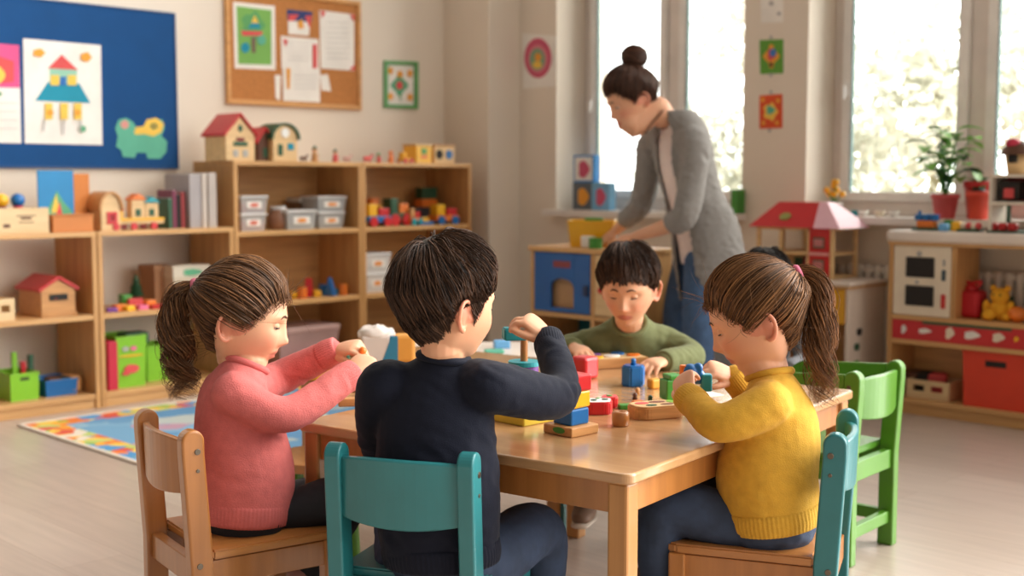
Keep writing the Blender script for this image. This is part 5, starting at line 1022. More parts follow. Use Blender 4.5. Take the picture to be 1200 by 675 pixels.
def skin_cols(me, heads, base, lips=(188, 96, 86), blush=(214, 120, 96)):
    c = co_of(me); b = np.array(lin(base)); col = np.repeat(b[None], len(c), 0); lp, bl = np.array(lin(lips)), np.array(lin(blush))
    def mix(w_, t): 
        nonlocal col; w_ = np.clip(w_, 0, 1)[:, None]; col = col*(1-w_)+t*w_
    for h in heads:
        q = h.l(c); x, y, z = q.T; near = (np.abs(q).max(1) < .14)
        ck = np.exp(-((abs(x)-.04)/.022)**2-((z+.03)/.02)**2)*(y > .01); mix(.42*ck*near, bl); mix(.28*np.exp(-(x/.014)**2-((z+.03)/.012)**2)*(y > .06)*near, bl)
        mix(.55*(abs(x) > .069)*(abs(z) < .05)*near, bl)
        w_ = 1/(1+np.exp((((abs(x)/.0215)**2+((z+.059-.0012*np.cos(x*150))/.0095)**2)-1)*7)); mix(.8*w_*(y > .05)*near, lp)
    colour(me, 'skin', col)
def hand(mb, m, wrist, d, n, side, sc=1.0, curl=(.4, .45, .5, .55), spread=.10, thumb=.5, tcurl=.4):
    """d: wrist to knuckles, n: out of the back of the hand, side: +1 when the thumb lies along d x n"""
    wrist = np.array(tuple(wrist)); d = np.array(tuple(d)); d /= np.linalg.norm(d); n = np.array(tuple(n)); n = n-d*n.dot(d); n /= np.linalg.norm(n); a = np.cross(d, n)*side; k = sc
    P_ = lambda x, y, z: wrist+d*x*k+a*y*k+n*z*k
    mb.tube([P_(-.03, 0, 0), P_(0, 0, 0), P_(.018, .001, .001), P_(.038, .001, .002), P_(.055, -.001, .001), P_(.060, -.001, 0)], [(.016*k, .014*k), (.0175*k, .0135*k), (.024*k, .014*k), (.0285*k, .0125*k), (.0285*k, .010*k), (.026*k, .008*k)], m, 14, 16, side=a)
    for i, (y, L_) in enumerate(((.0205, .044), (.0068, .050), (-.0068, .047), (-.0205, .036))):
        c = curl[i]; p = P_(.053-.004*abs(i-1), y, .0015); dv = d+a*spread*(1.2-i*.8)*.8; dv /= np.linalg.norm(dv); pts = [P_(.035, y*.9, .001), p]; ang = 0
        for j, f in enumerate((.46, .30, .24)):
            ang += c*(1.0, 1.25, .8)[j]; dd = dv*math.cos(ang)-n*math.sin(ang); p = p+dd*L_*f*k; pts.append(p)
        r = .0071*k*(1 if i < 3 else .88); mb.tube(pts, [r, r, r*.98, r*.9, r*.78], m, 10, 18)
    b0, ang = P_(.010, .016, -.004), thumb; dv = d*math.cos(ang+.25)+a*math.sin(ang+.25)*.95-n*.30; dv /= np.linalg.norm(dv)
    p1 = b0+dv*.024*k; d2 = dv*math.cos(tcurl*.5)+(d*.8-a*.5-n*.3)*math.sin(tcurl*.5); d2 /= np.linalg.norm(d2); p2 = p1+d2*.020*k; d3 = d2+(d*.5-a*.6-n*.3)*math.sin(tcurl); d3 /= np.linalg.norm(d3); p3 = p2+d3*.016*k
    mb.tube([P_(.004, .007, -.002), b0, p1, p2, p3], [.010*k, .0112*k, .0088*k, .0078*k, .0062*k], m, 10, 18); return mb
SK = attrmat('skin', 'skin', .48, sss=.12, bump=.04, bscale=900, spec=.4)
Clash = mat('lash', (34, 22, 18), .6); Ceyew = mat('eye_white', (226, 218, 212), .2); Ciris = mat('iris', (60, 38, 24), .15)
def face_parts(h, root, skin_rgb, brow_rgb, lid=-.25, gaze=-.5):
    m_lid = mat('lid_%d_%d_%d' % skin_rgb, skin_rgb, .5, sss=.1, var=.03); m_b = mat('brow_%d_%d_%d' % brow_rgb, brow_rgb, .8)
    for sg in (-1, 1):
        d = np.array([[sg*.0305, .083, .001]]); p = h.face(h.shape(d))[0]; c = p+vec(-sg*.0015, -.0078, .0005); r = .0115
        b = MB(); M_ = Matrix([[*(h.R[0]), 0], [*(h.R[1]), 0], [*(h.R[2]), 0], [0, 0, 0, 1]]).transposed()
        def sph(r_, keep, m, nn=20):
            vs, fs = [], []
            for j in range(nn+1):
                for i in range(nn*2): aa, bb = PI*j/nn, 2*PI*i/(nn*2); vs.append((math.sin(aa)*math.cos(bb), math.cos(aa), math.sin(aa)*math.sin(bb)))
            for j in range(nn):
                for i in range(nn*2):
                    f = (j*nn*2+i, j*nn*2+(i+1) % (nn*2), (j+1)*nn*2+(i+1) % (nn*2), (j+1)*nn*2+i); cc = np.mean([vs[t] for t in f], 0)
                    if keep(cc): fs.append(f)
            return [tuple(h.w(c+np.array(v)*r_*vec(1.12, 1, 1))) for v in vs], fs
        g = vec(0, math.cos(gaze), math.sin(gaze)); vs, fs = sph(r, lambda q: q.dot(g) <= .82, Ceyew); b.add(vs, fs, Ceyew, True)
        vs, fs = sph(r*1.01, lambda q: .97 > q.dot(g) > .82, Ciris); b.add(vs, fs, Ciris, True); vs, fs = sph(r*1.012, lambda q: q.dot(g) >= .97, Ciris); b.add(vs, fs, Clash, True)
        put(bpy_mesh(b), 'eye', root)
        b = MB(); vs, fs = sph(r*1.10, lambda q: q[2] > lid+.10*abs(q[0])**2 and q[1] > -.2, m_lid); b.add(vs, fs, m_lid, True); vs, fs = sph(r*1.08, lambda q: q[2] < -.62 and q[1] > -.2, m_lid); b.add(vs, fs, m_lid, True)
        put(bpy_mesh(b), 'eyelid', root)
        pts = []
        for t in np.linspace(-1.05, 1.05, 11): x = math.sin(t)*1.12; z = lid+.10*math.sin(t)**2; yy = math.sqrt(max(0, 1-math.sin(t)**2-z*z*.6)); pts.append(h.w(c+vec(x*r*1.1, yy*r*1.12+.0008, z*r*1.1-.0008)))
        put(bpy_mesh(MB().tube(pts, [.0004]+[.0013]*9+[.0006], Clash, 6, 22)), 'eyelashes', root)
        bp = [h.w(h.face(h.shape(np.array([[sg*x, .082, z]])))[0]+vec(0, .0012, 0)) for x, z in ((.014, .0175), (.024, .0205), (.034, .0210), (.044, .0175))]
        put(bpy_mesh(MB().tube(bp, [(.0008, .0020), (.0010, .0030), (.0010, .0026), (.0006, .0010)], m_b, 8, 16, side=h.R[1])), 'eyebrow', root)
def bpy_mesh(b):
    me = bpy.data.meshes.new('m'); me.from_pydata(b.v, [], b.f)
    for x in b.mats: me.materials.append(x)
    me.polygons.foreach_set('material_index', b.m); me.polygons.foreach_set('use_smooth', b.smooth); me.update(); return me
# ---- hair
def hair_mat(name): return attrmat(name, 'tone', .5, spec=.3)
def strand_mesh(lines, rad, tones, sides=3):
    """lines (n, k, 3) polylines; rad (n,) or (n, k); tones (n, 3) colours"""
    L_ = np.asarray(lines); n, k, _ = L_.shape; rad = np.asarray(rad); rad = np.repeat(rad[:, None], k, 1) if rad.ndim == 1 else rad
    tp = np.linspace(0, 1, k); rad = rad*(1-.85*np.clip((tp-.55)/.45, 0, 1)**1.5)[None]*np.clip(tp*6+.5, 0, 1)[None]
    Tn = np.gradient(L_, axis=1); Tn /= np.linalg.norm(Tn, axis=2)[..., None]+1e-9; a = np.cross(Tn, vec(.31, .52, .79)); a /= np.linalg.norm(a, axis=2)[..., None]+1e-9; b = np.cross(Tn, a)
    V_ = np.stack([L_+(a*math.cos(t)+b*math.sin(t))*rad[..., None] for t in np.linspace(0, 2*PI, sides, endpoint=False)], 2).reshape(-1, 3)
    i, j, q = np.meshgrid(np.arange(n), np.arange(k-1), np.arange(sides), indexing='ij'); o = (i*k+j)*sides; q2 = (q+1) % sides
    F = np.stack([o+q, o+q2, o+sides+q2, o+sides+q], -1).reshape(-1, 4)
    grad = np.repeat(np.asarray(tones), k*sides, 0); return V_, F, grad
def mesh_np(V_, F, col):
    me = bpy.data.meshes.new('hair'); me.from_pydata(V_.tolist(), [], F.tolist()); me.polygons.foreach_set('use_smooth', [True]*len(F)); colour(me, 'tone', col); me.update(); return me
def tones(n, dark, light, R): t = np.clip(R.beta(1.6, 2.4, n), 0, 1)[:, None]; return np.array(lin(dark))*(1-t)+np.array(lin(light))*t
HL_BOY = ([0, 28, 50, 66, 76, 84, 92, 104, 114, 140, 180], [24, 25, 20, 5, -14, -2, 4, -2, -24, -42, -48])
HL_GIRL = ([0, 20, 38, 52, 64, 74, 84, 94, 106, 120, 140, 180], [30, 29, 25, 15, 2, -8, 0, 2, -6, -24, -44, -52])
def hairmask(d, HL):
    jag = 2.2*np.sin(d[:, 0]*31+d[:, 2]*9)+1.6*np.sin(d[:, 0]*57+1)
    az = np.degrees(np.arctan2(abs(d[:, 0]), d[:, 1])); el = np.degrees(np.arcsin(np.clip(d[:, 2], -1, 1))); return el-np.interp(az, *HL)+jag
def cap(h, HL, th, dark, soft=14, bulge=None):
    nu, nv = 80, 60; ds = []
    for j in range(nv+1):
        a = PI*j/nv
        for i in range(nu): b = 2*PI*i/nu; ds.append((math.sin(a)*math.cos(b), math.sin(a)*math.sin(b), math.cos(a)))
    ds = np.array(ds); m = hairmask(ds, HL)-3; off = th*np.clip(m/soft, -1, 1)*np.where(m > 0, 1, 2.2)
    if bulge is not None: off = off+np.where(m > 0, bulge(ds), 0)
    p = h.w(h.shape(ds, off)); F = np.array([(j*nu+i, (j+1)*nu+i, (j+1)*nu+(i+1) % nu, j*nu+(i+1) % nu) for j in range(nv) for i in range(nu)])
    return p, F, np.repeat(np.array(lin(dark))[None], len(p), 0)
def join_np(parts):
    V_, F, C = [], [], []; o = 0
    for v, f, c in parts: V_.append(v); F.append(f+o); C.append(c); o += len(v)
    return mesh_np(np.vstack(V_), np.vstack(F), np.vstack(C))
def rand_dirs(R, n, HL, lo=1, hi=999):
    out = []
    while len(out) < n:
        d = R.normal(0, 1, (n*3, 3)); d /= np.linalg.norm(d, axis=1)[:, None]; m = hairmask(d, HL); out += list(d[(m > lo) & (m < hi)])
    return np.array(out[:n])
def pulled_hair(h, HL, tie, dark, light, n=1500, th=.008, seed=1, loose=60, rad=.0011):
    """hair combed back over the head into a tie (tie: local direction)"""
    R = np.random.default_rng(seed); tie = np.array(tie, float); tie /= np.linalg.norm(tie); ds = np.vstack([rand_dirs(R, n*2//3, HL, 0), rand_dirs(R, n-n*2//3, HL, -4, 8)]); k = 14; t = np.linspace(0, 1, k)
    dot = np.clip(ds @ tie, -.999, .999); om = np.arccos(dot); D = (np.sin((1-t)[None]*om[:, None])[..., None]*ds[:, None]+np.sin(t[None]*om[:, None])[..., None]*tie)/np.sin(om)[:, None, None]
    sag = R.normal(0, .022, n)[:, None]*np.sin(PI*t)[None]; D[..., 0] += sag; D[..., 2] += R.normal(0, .018, n)[:, None]*np.sin(PI*t)[None]
    lay = th+R.random(n)*.006; off = (lay[:, None]*np.clip(t*5+.2, 0, 1)[None]+.004*np.sin(PI*t)[None]*R.random(n)[:, None]+R.normal(0, .0006, (n, k)))
    p = h.w(h.shape(D.reshape(-1, 3), off.reshape(-1))).reshape(n, k, 3)
    out = [cap(h, HL, th*.9, dark), strand_mesh(p, np.full(n, rad)*(.7+.7*R.random(n)), tones(n, dark, light, R))]
    ds = rand_dirs(R, loose, HL, 0, 14); t = np.linspace(0, 1, 10); q = []
    for d in ds:                                                 # flyaways
        ax = R.normal(0, 1, 3); s0 = h.shape(d[None], th)[0]; dr = tie*.4+d*.55+ax*.45; dr /= np.linalg.norm(dr); L_ = .03+.06*R.random(); cv = R.normal(0, .35, 3)
        q.append([h.w(s0+dr*L_*x+cv*L_*x*x*.6) for x in t])
    out.append(strand_mesh(q, np.full(loose, .00035), tones(loose, dark, light, R))); q = []; nw = int(loose*1.4)
    for i in range(nw):
        az = R.choice([-1, 1])*math.radians(R.uniform(8, 88)); el = math.radians(np.interp(abs(math.degrees(az)), *HL)+R.uniform(-1, 8)); d0 = vec(math.sin(az)*math.cos(el), math.cos(az)*math.cos(el), math.sin(el)); L2_ = R.uniform(.05, .20); w2 = R.normal(0, .14); ln = []
        for x in np.linspace(0, 1, 10): dd = d0+vec(math.copysign(.35, az)*x*L2_+w2*x*x*.4, -.30*x*L2_, -x*L2_*(.8+.3*x)); ln.append(h.w(h.shape(dd[None], .006+.007*math.sin(PI*min(1, x*1.1)))[0]))
        q.append(ln)
    out.append(strand_mesh(q, np.full(nw, .0006), tones(nw, dark, light, R))); return out
def tail(path, rads, dark, light, n=230, seed=2, wave=.006, curl=.010, rad=.0013, k=30, loose=50):
    R = np.random.default_rng(seed); c = cat(np.hstack([np.array([tuple(p) for p in path]), np.array(rads)[:, None]]), k); ctr, rr = c[:, :3], c[:, 3]
    Tn = np.gradient(ctr, axis=0); Tn /= np.linalg.norm(Tn, axis=1)[:, None]; a = np.cross(Tn, vec(0.2, 1, .1)); a /= np.linalg.norm(a, axis=1)[:, None]; b = np.cross(Tn, a); t = np.linspace(0, 1, k); L_ = []
    N_ = n+loose
    for i in range(N_):
        u = math.sqrt(R.random()); th = R.random()*2*PI; clump = R.integers(0, 11); ph = clump*1.7+R.normal(0, .35); th = th*.65+clump*.57*.35*PI
        fr = (9+3*(clump % 3)); amp = (wave*t**.8+curl*t**2.6); e_ = 1 if i < n else 1.35
        off = (a*(math.cos(th)*u*e_)+b*(math.sin(th)*u*e_))*rr[:, None]+a*(amp*np.sin(fr*t*2+ph))[:, None]+b*(amp*np.cos(fr*t*2+ph))[:, None]
        ln = ctr+off; cut = 1-.34*R.random()**1.6; idx = np.linspace(0, (k-1)*cut, k); ln = np.stack([np.interp(idx, np.arange(k), ln[:, z]) for z in range(3)], 1); L_.append(ln)
    r = np.concatenate([np.full(n, rad)*(.6+.8*R.random(n)), np.full(loose, .0004)]); return strand_mesh(L_, r, tones(N_, dark, light, R))
def short_hair(h, HL, crown, dark, light, n=2200, th=.013, seed=3, rad=.0013, length=(.05, .09), swirl=.35):
    R = np.random.default_rng(seed); crown = np.array(crown, float); crown /= np.linalg.norm(crown); q_ = crown+R.normal(0, .20, (n//5, 3)); q_ /= np.linalg.norm(q_, axis=1)[:, None]; ds = np.vstack([rand_dirs(R, n*3//5, HL, -2), q_, rand_dirs(R, n-n*3//5-n//5, HL, -2, 12)]); k = 9; L_ = np.empty((n, k, 3)); nearc = np.exp(-((1-ds @ crown)/.05)); p = ds.copy(); ln = length[0]+(length[1]-length[0])*R.random(n)
    clump = np.array([mnoise.noise((x*9, y*9, z*9)) for x, y, z in ds]); lay = th*(.55+.6*R.random(n)); up0 = 1+.55*np.clip(ds[:, 2], 0, 1); lay = lay*up0*(1+.25*nearc*R.random(n))
    for j in range(k):
        t = j/(k-1); mm = hairmask(p, HL); ed = np.clip((mm+3)/26, .16, 1)**.8; L_[:, j] = h.w(h.shape(p, (lay*min(1, .35+t*1.6)+.0015*clump+.003*t*R.random(n))*ed))
        fl = p-crown*(p @ crown)[:, None]; fl -= p*(fl*p).sum(1)[:, None]; fl /= np.linalg.norm(fl, axis=1)[:, None]+1e-6; sw = np.cross(p, fl); v = fl+sw*(swirl*(1-.6*t)+.5*clump)[:, None]; v[:, 2] -= .15
        v -= p*(v*p).sum(1)[:, None]; v /= np.linalg.norm(v, axis=1)[:, None]+1e-6
        m = hairmask(p, HL); go = np.where(m > -4, 1, .12); p = p+v*(ln/(k-1)/.095*go)[:, None]; p /= np.linalg.norm(p, axis=1)[:, None]
    return [cap(h, HL, th*.85, dark, soft=24, bulge=lambda d: th*.45*np.clip(d[:, 2], 0, 1)), strand_mesh(L_, np.full(n, rad)*(.7+.8*R.random(n)), tones(n, dark, light, R))]
def tie_ring(c, axis, R_, r_, m, root):
    ax = Vector(axis).normalized(); M_ = Matrix.Translation(Vector(c)) @ ax.to_track_quat('Z', 'Y').to_matrix().to_4x4(); b = MB(); pts = [tuple(M_ @ Vector((R_*math.cos(t), R_*math.sin(t), 0))) for t in np.linspace(0, 2*PI, 25)]
    put(bpy_mesh(b.tube(pts, r_, m, 8, 40)), 'hair_tie', root)
def knit(name, rgb, rough=.85, bump=.5, bscale=260): return mat(name, rgb, rough, bump, bscale, var=.07, vscale=60, spec=.2, sheen=.06)
def rib_ring(pts, rads, m, root, name, side, n=144, rib=.018, count=36): put(bpy_mesh(MB().tube(pts, rads, m, n, 8, side=side, cap=True, rib=rib, ribn=count, capk=.10)), name, root)
Jean = mat('dark_denim', (46, 60, 84), .8, bump=.35, bscale=700, var=.22, vscale=25); Jeanb = mat('black_denim', (26, 28, 34), .8, bump=.35, bscale=700, var=.2, vscale=25); Jeanw = mat('blue_denim', (62, 88, 122), .8, bump=.35, bscale=500, var=.2, vscale=25)
Cshoe = mat('brown_shoe', (110, 84, 66), .6); Csole = mat('sole', (200, 186, 170), .6); Cstitch = mat('denim_stitch', (140, 100, 66), .8)
def shoe(root, ankle, d, m=None, sc=1.0):
    d = Vector((d[0], d[1], d[2] if len(d) > 2 else 0)).normalized(); a = Vector(ankle); b = MB(); up = Vector((0, 0, 1)); sd = d.cross(up)
    b.tube([a-d*.03*sc-up*.03*sc, a-d*.0-up*.028*sc, a+d*.06*sc-up*.042*sc, a+d*.115*sc-up*.046*sc], [(.030*sc, .034*sc), (.034*sc, .036*sc), (.036*sc, .024*sc), (.028*sc, .016*sc)], m or Cshoe, 14, 16, side=sd)
    o = put(bpy_mesh(b), 'shoe', root)
    s_ = MB().tube([a-d*.05*sc-up*.062*sc, a+d*.03*sc-up*.064*sc, a+d*.135*sc-up*.064*sc], [(.026*sc, .008*sc), (.036*sc, .008*sc), (.026*sc, .008*sc)], Csole, 14, 12, side=sd); q = put(bpy_mesh(s_), 'sole', root); q.parent = o; q.location = (0, 0, 0)
def limb(mb, pts, r, m, k=22, n=16): return mb.tube(pts, r, m, n, k)
def person(label, loc): return thing('person', label, 'person', loc)
def lerp(a, b, t): return Vector(a)*(1-t)+Vector(b)*t
def make(label, base, f, torso, rx, ry, head, neck, arms, legs, skin_rgb, top_m, leg_m, sleeve, gear=None, vox=.0030, cloth_vox=.0055, knitted=True, sc=1.0, hem=True, collar_m=None, shoe_m=None, shoes=True, brow=(60, 40, 28), lid=-.3, face=True, wr=.004):
    """torso: points hem..neck with half widths rx (across) and ry (front to back); arms/legs: lists of joints"""
    root = person(label, base); rt = vec(f[1], -f[0], 0); rt /= np.linalg.norm(rt)
    b = MB(); head.add(b, SK); sp = math.sin(head.pt); b.tube([head.w((0, -.008+.05*sp, -.03)), head.w((0, -.012+.105*sp, -.085)), neck, torso[-1]-Vector((0, 0, .015))], [(.046*sc, .050*sc), (.043*sc, .047*sc), (.042*sc, .043*sc), (.039*sc, .037*sc)], SK, 18, 16, side=rt)
    b.tube(torso, [(max(.03, x*(.80 if sc < 1.2 else .60)), max(.03, y*(.78 if sc < 1.2 else .58))) for x, y in zip(rx, ry)], SK, 20, 24, side=rt, capk=.1)
    for A_ in arms:
        j = A_['j']; limb(b, [j[0], j[1], j[2]], [x*.72 for x in sleeve[:2]]+[.0165*A_['sc']], SK); hand(b, SK, j[2], A_['d'], A_['n'], A_['side'], A_['sc'], **A_.get('h', {}))
    for L_ in legs: limb(b, L_['j'], [.045*sc, .037*sc, .026*sc], SK)
    me = voxel(b, vox, 2); skin_cols(me, [head], skin_rgb); put(me, 'body', root, SK)
    g = MB(); g.tube(torso, list(zip(rx, ry)), top_m, 28, 40, side=rt, capk=.12)
    for A_ in arms:
        j = A_['j']; e_ = A_.get('end', .93); end = lerp(j[1], j[2], e_); sh_in = lerp(j[0], torso[-2], .35)
        limb(g, [sh_in, j[0], j[1], end], [sleeve[0]*1.0, sleeve[0], sleeve[1], sleeve[2]], top_m, 30, 20)
    me = voxel(g, cloth_vox, 5); wrinkle(me, wr, seed=hash(label) % 1 + len(label)); top = put(me, 'sweater' if knitted else 'cardigan', root, top_m)
    if knitted:
        for A_ in arms:
            j = A_['j']; e_ = A_.get('end', .93); ax = np.array(tuple(Vector(j[2])-Vector(j[1]))); L_ = np.linalg.norm(ax); c0, c1 = lerp(j[1], j[2], e_-.030/L_), lerp(j[1], j[2], e_+.018/L_); r_ = sleeve[2]
            rib_ring([c0, lerp(c0, c1, .5), c1], [r_*1.0, r_*1.04, r_*.94], top_m, root, 'ribbed_cuff', None, 144, .016, 36)
        if hem:
            t0 = torso[0]; up = (torso[1]-torso[0]).normalized(); rib_ring([t0-up*.016, t0+up*.004, t0+up*.028], [(rx[0]*.985, ry[0]*.985), (rx[0]*1.018, ry[0]*1.018), (rx[0]*1.005, ry[0]*1.005)], top_m, root, 'ribbed_hem', rt, 288, .007, 72)
        cp, ct = torso[-1], (torso[-1]-torso[-2]).normalized(); tq = ct.to_track_quat('Z', 'Y'); rv = Vector(rt); fv = ct.cross(rv).normalized(); rv = fv.cross(ct)
        pts = [cp+rv*(rx[-1]*1.03*math.cos(t))+fv*(ry[-1]*1.03*math.sin(t))+ct*.002 for t in np.linspace(0, 2*PI, 29)]
        put(bpy_mesh(MB().tube(pts, .0085, collar_m or top_m, 10, 60)), 'collar', root)
    p = MB(); hips = [L_['j'][0] for L_ in legs]; hc = (Vector(hips[0])+Vector(hips[1]))/2
    t0_ = torso[0]; pb = hc*.35+t0_*.65; pb = Vector((pb.x, pb.y, (min(.362, t0_.z-.015) if sc < 1.2 else hc.z-.02)))
    p.tube([t0_+(Vector((0, 0, .05)) if sc < 1.2 else (torso[1]-t0_)*1.05), t0_, (t0_+pb)/2, pb], [(rx[0]*.84, ry[0]*.80), (rx[0]*.92, ry[0]*.90), (rx[0]*.97, ry[0]*.97), (rx[0]*.96, ry[0]*.96)] if sc < 1.2 else [(rx[0]*.72, ry[0]*.66)]*4, leg_m, 22, 14, side=rt, capk=.4 if sc < 1.2 else .9)
    for L_ in legs: limb(p, L_['j'], L_.get('r', [.062*sc, .054*sc, .040*sc]), leg_m, 30, 18)
    me = voxel(p, cloth_vox, 4); wrinkle(me, .0030, (18, 18, 40), seed=5); put(me, 'trousers', root, leg_m)
    if shoes:
        for L_ in legs: shoe(root, L_['j'][2], L_['toe'], shoe_m, sc*.95)
    if face: face_parts(head, root, skin_rgb, brow, lid)
    return root, top
SKIN = (226, 172, 136)
# ---------- girl in pink, left
h = Head(P(282, 369, 2.74), 86, 17, 0, 1.08); f = vec(.90, .43)
to = [P(287, 602, 2.70), P(290, 556, 2.71), P(281, 505, 2.72), P(277, 466, 2.72), P(281, 446, 2.72), P(288, 428, 2.73)]
arms = [dict(j=[P(277, 464, 2.635), P(336, 486, 2.66), P(413, 438, 2.80)], d=P(436, 414, 2.86)-P(413, 438, 2.80), n=(-.25, -.80, .50), side=-1, sc=1.02, h=dict(curl=(.55, .65, .75, .8), thumb=.35, tcurl=.7)),
        dict(j=[P(292, 458, 2.83), P(324, 444, 2.95), P(393, 411, 2.93)], d=P(430, 404, 2.885)-P(393, 411, 2.93), n=(-.05, -.45, .85), side=1, sc=1.02, h=dict(curl=(.35, .45, .55, .6), thumb=.3, tcurl=.5))]
legs = [dict(j=[P(322, 606, 2.715), P(398, 590, 2.74), P(362, 662, 2.78)], toe=(.75, .6, -.25), r=[.048, .056, .040]), dict(j=[P(300, 604, 2.76), P(392, 586, 2.90), P(380, 650, 2.90)], toe=(.75, .6, -.2))]
Cpk = knit('pink_knit', (210, 110, 106), bump=.8, bscale=330)
pk, _ = make('girl in a pink knitted sweater with curly brown ponytail on the wooden chair', Vector((-.59, 2.71, 0)), f, to, [.110, .106, .102, .100, .086, .046], [.098, .104, .100, .084, .062, .045], h, P(290, 420, 2.73), arms, legs, SKIN, Cpk, Jeanb, (.046, .041, .034), brow=(84, 56, 38), lid=-.15, shoe_m=mat('rose_shoe', (170, 120, 110), .6))
HM = hair_mat('brown_hair'); D1, L1 = (52, 34, 22), (148, 102, 64)
tl = h.l(np.array(tuple(P(231, 338, 2.745)))); o = join_np(pulled_hair(h, HL_GIRL, tl, D1, L1, 1700, .009, 11, 90)); hp = put(o, 'hair', pk, HM)
put(join_np([tail([P(234, 338, 2.745), P(222, 336, 2.742), P(208, 347, 2.735), P(204, 380, 2.73), P(209, 415, 2.73), P(213, 442, 2.73), P(216, 467, 2.73)], [.010, .011, .023, .030, .030, .024, .008], D1, (158, 108, 66), 380, 12, .009, .022, rad=.0011)]), 'ponytail', pk, HM)
tie_ring(P(228, 337, 2.744), P(219, 338, 2.742)-P(232, 337, 2.745), .0135, .0085, mat('hair_tie_pink', (206, 110, 130), .7), pk)
# ---------- boy in navy, back to the camera
h = Head(P(523, 354, 2.42), 52, 10, 0, 1.06); f = vec(.32, .947)
to = [P(517, 648, 2.40), P(513, 600, 2.40), P(511, 525, 2.42), P(511, 476, 2.43), P(517, 443, 2.43), P(520, 420, 2.43)]
arms = [dict(j=[P(583, 454, 2.39), P(656, 463, 2.50), P(643, 397, 2.66)], d=(-.74, .18, .66), n=(.50, -.42, .75), side=-1, sc=1.08, h=dict(curl=(.58, .62, .66, .70), thumb=.25, tcurl=.55)),
        dict(j=[P(447, 458, 2.45), P(450, 525, 2.56), P(505, 490, 2.76)], d=(.5, .8, .0), n=(0, 0, 1), side=1, sc=.95, h=dict(curl=(.2, .2, .25, .3)))]
legs = [dict(j=[P(565, 662, 2.43), P(630, 624, 2.62), P(636, 716, 2.64)], toe=(.3, .95), r=[.070, .060, .043]), dict(j=[P(478, 662, 2.46), P(470, 606, 2.72), P(470, 688, 2.74)], toe=(.3, .95), r=[.070, .060, .043])]
Cnv = knit('navy_knit', (16, 20, 35), .8, .35, 420)
nv, _ = make('boy in a navy sweater, back to the viewer, raising a teal piece over a peg', Vector((-.17, 2.44, 0)), f, to, [.120, .128, .124, .116, .098, .047], [.094, .094, .092, .080, .060, .046], h, P(522, 404, 2.43), arms, legs, (222, 166, 130), Cnv, Jean, (.052, .044, .033), brow=(40, 28, 20), wr=.005)
for (x, y, D_), k in zip(((482, 664, 2.325), (545, 666, 2.325)), (0, 1)): pass
HB = hair_mat('dark_brown_hair'); HLn = ([0, 28, 50, 66, 76, 84, 92, 104, 114, 140, 165, 180], [24, 25, 20, 5, -18, -2, 4, -2, -26, -46, -54, -62])
put(join_np(short_hair(h, HLn, (-.1, -.42, .90), (34, 23, 17), (104, 72, 50), 5200, .016, 21, .0010)), 'hair', nv, HB)
# ---------- girl in yellow, right
h = Head(P(888, 369, 2.63), -78, 26, 0, 1.08); f = vec(-.94, .34)
to = [P(905, 604, 2.60), P(899, 558, 2.60), P(905, 515, 2.61), P(906, 478, 2.62), P(906, 460, 2.62), P(902, 440, 2.63)]
arms = [dict(j=[P(898, 476, 2.53), P(843, 496, 2.53), P(806, 466, 2.63)], d=P(800, 440, 2.68)-P(806, 466, 2.63), n=(-.55, -.80, .15), side=-1, sc=1.02, h=dict(curl=(.55, .6, .6, .65), thumb=.5, tcurl=.5)),
        dict(j=[P(905, 468, 2.73), P(893, 484, 2.86), P(860, 441, 2.85)], d=P(826, 430, 2.83)-P(860, 441, 2.85), n=(.1, -.55, .80), side=-1, sc=1.02, h=dict(curl=(.45, .5, .55, .6), thumb=.35, tcurl=.5))]
legs = [dict(j=[P(872, 616, 2.595), P(780, 600, 2.62), P(778, 702, 2.63)], toe=(-.9, .3), r=[.064, .060, .045]), dict(j=[P(893, 618, 2.68), P(800, 578, 2.80), P(806, 655, 2.82)], toe=(-.9, .3))]
Cyl = knit('yellow_knit', (210, 160, 56), bump=.6, bscale=380)
yl, _ = make('girl in a mustard yellow sweater with long brown ponytail holding a blue toy piece', Vector((.55, 2.64, 0)), f, to, [.112, .110, .102, .098, .086, .046], [.106, .108, .102, .088, .064, .045], h, P(900, 430, 2.63), arms, legs, (224, 168, 134), Cyl, Jean, (.046, .041, .033), brow=(84, 56, 38), lid=-.32)
D2, L2 = (54, 35, 22), (164, 114, 70)
tl = h.l(np.array(tuple(P(930, 323, 2.635)))); put(join_np(pulled_hair(h, HL_GIRL, tl, D2, L2, 1700, .009, 31, 90)), 'hair', yl, HM)
put(join_np([tail([P(929, 323, 2.635), P(941, 318, 2.635), P(956, 330, 2.63), P(962, 362, 2.62), P(961, 400, 2.61), P(962, 440, 2.61), P(968, 476, 2.61)], [.010, .014, .024, .029, .029, .025, .008], D2, (172, 118, 74), 400, 32, .007, .016, rad=.0011)]), 'ponytail', yl, HM)
tie_ring(P(935, 322, 2.635), P(944, 318, 2.635)-P(930, 323, 2.635), .0145, .0085, mat('hair_tie_rose', (196, 96, 120), .7), yl)
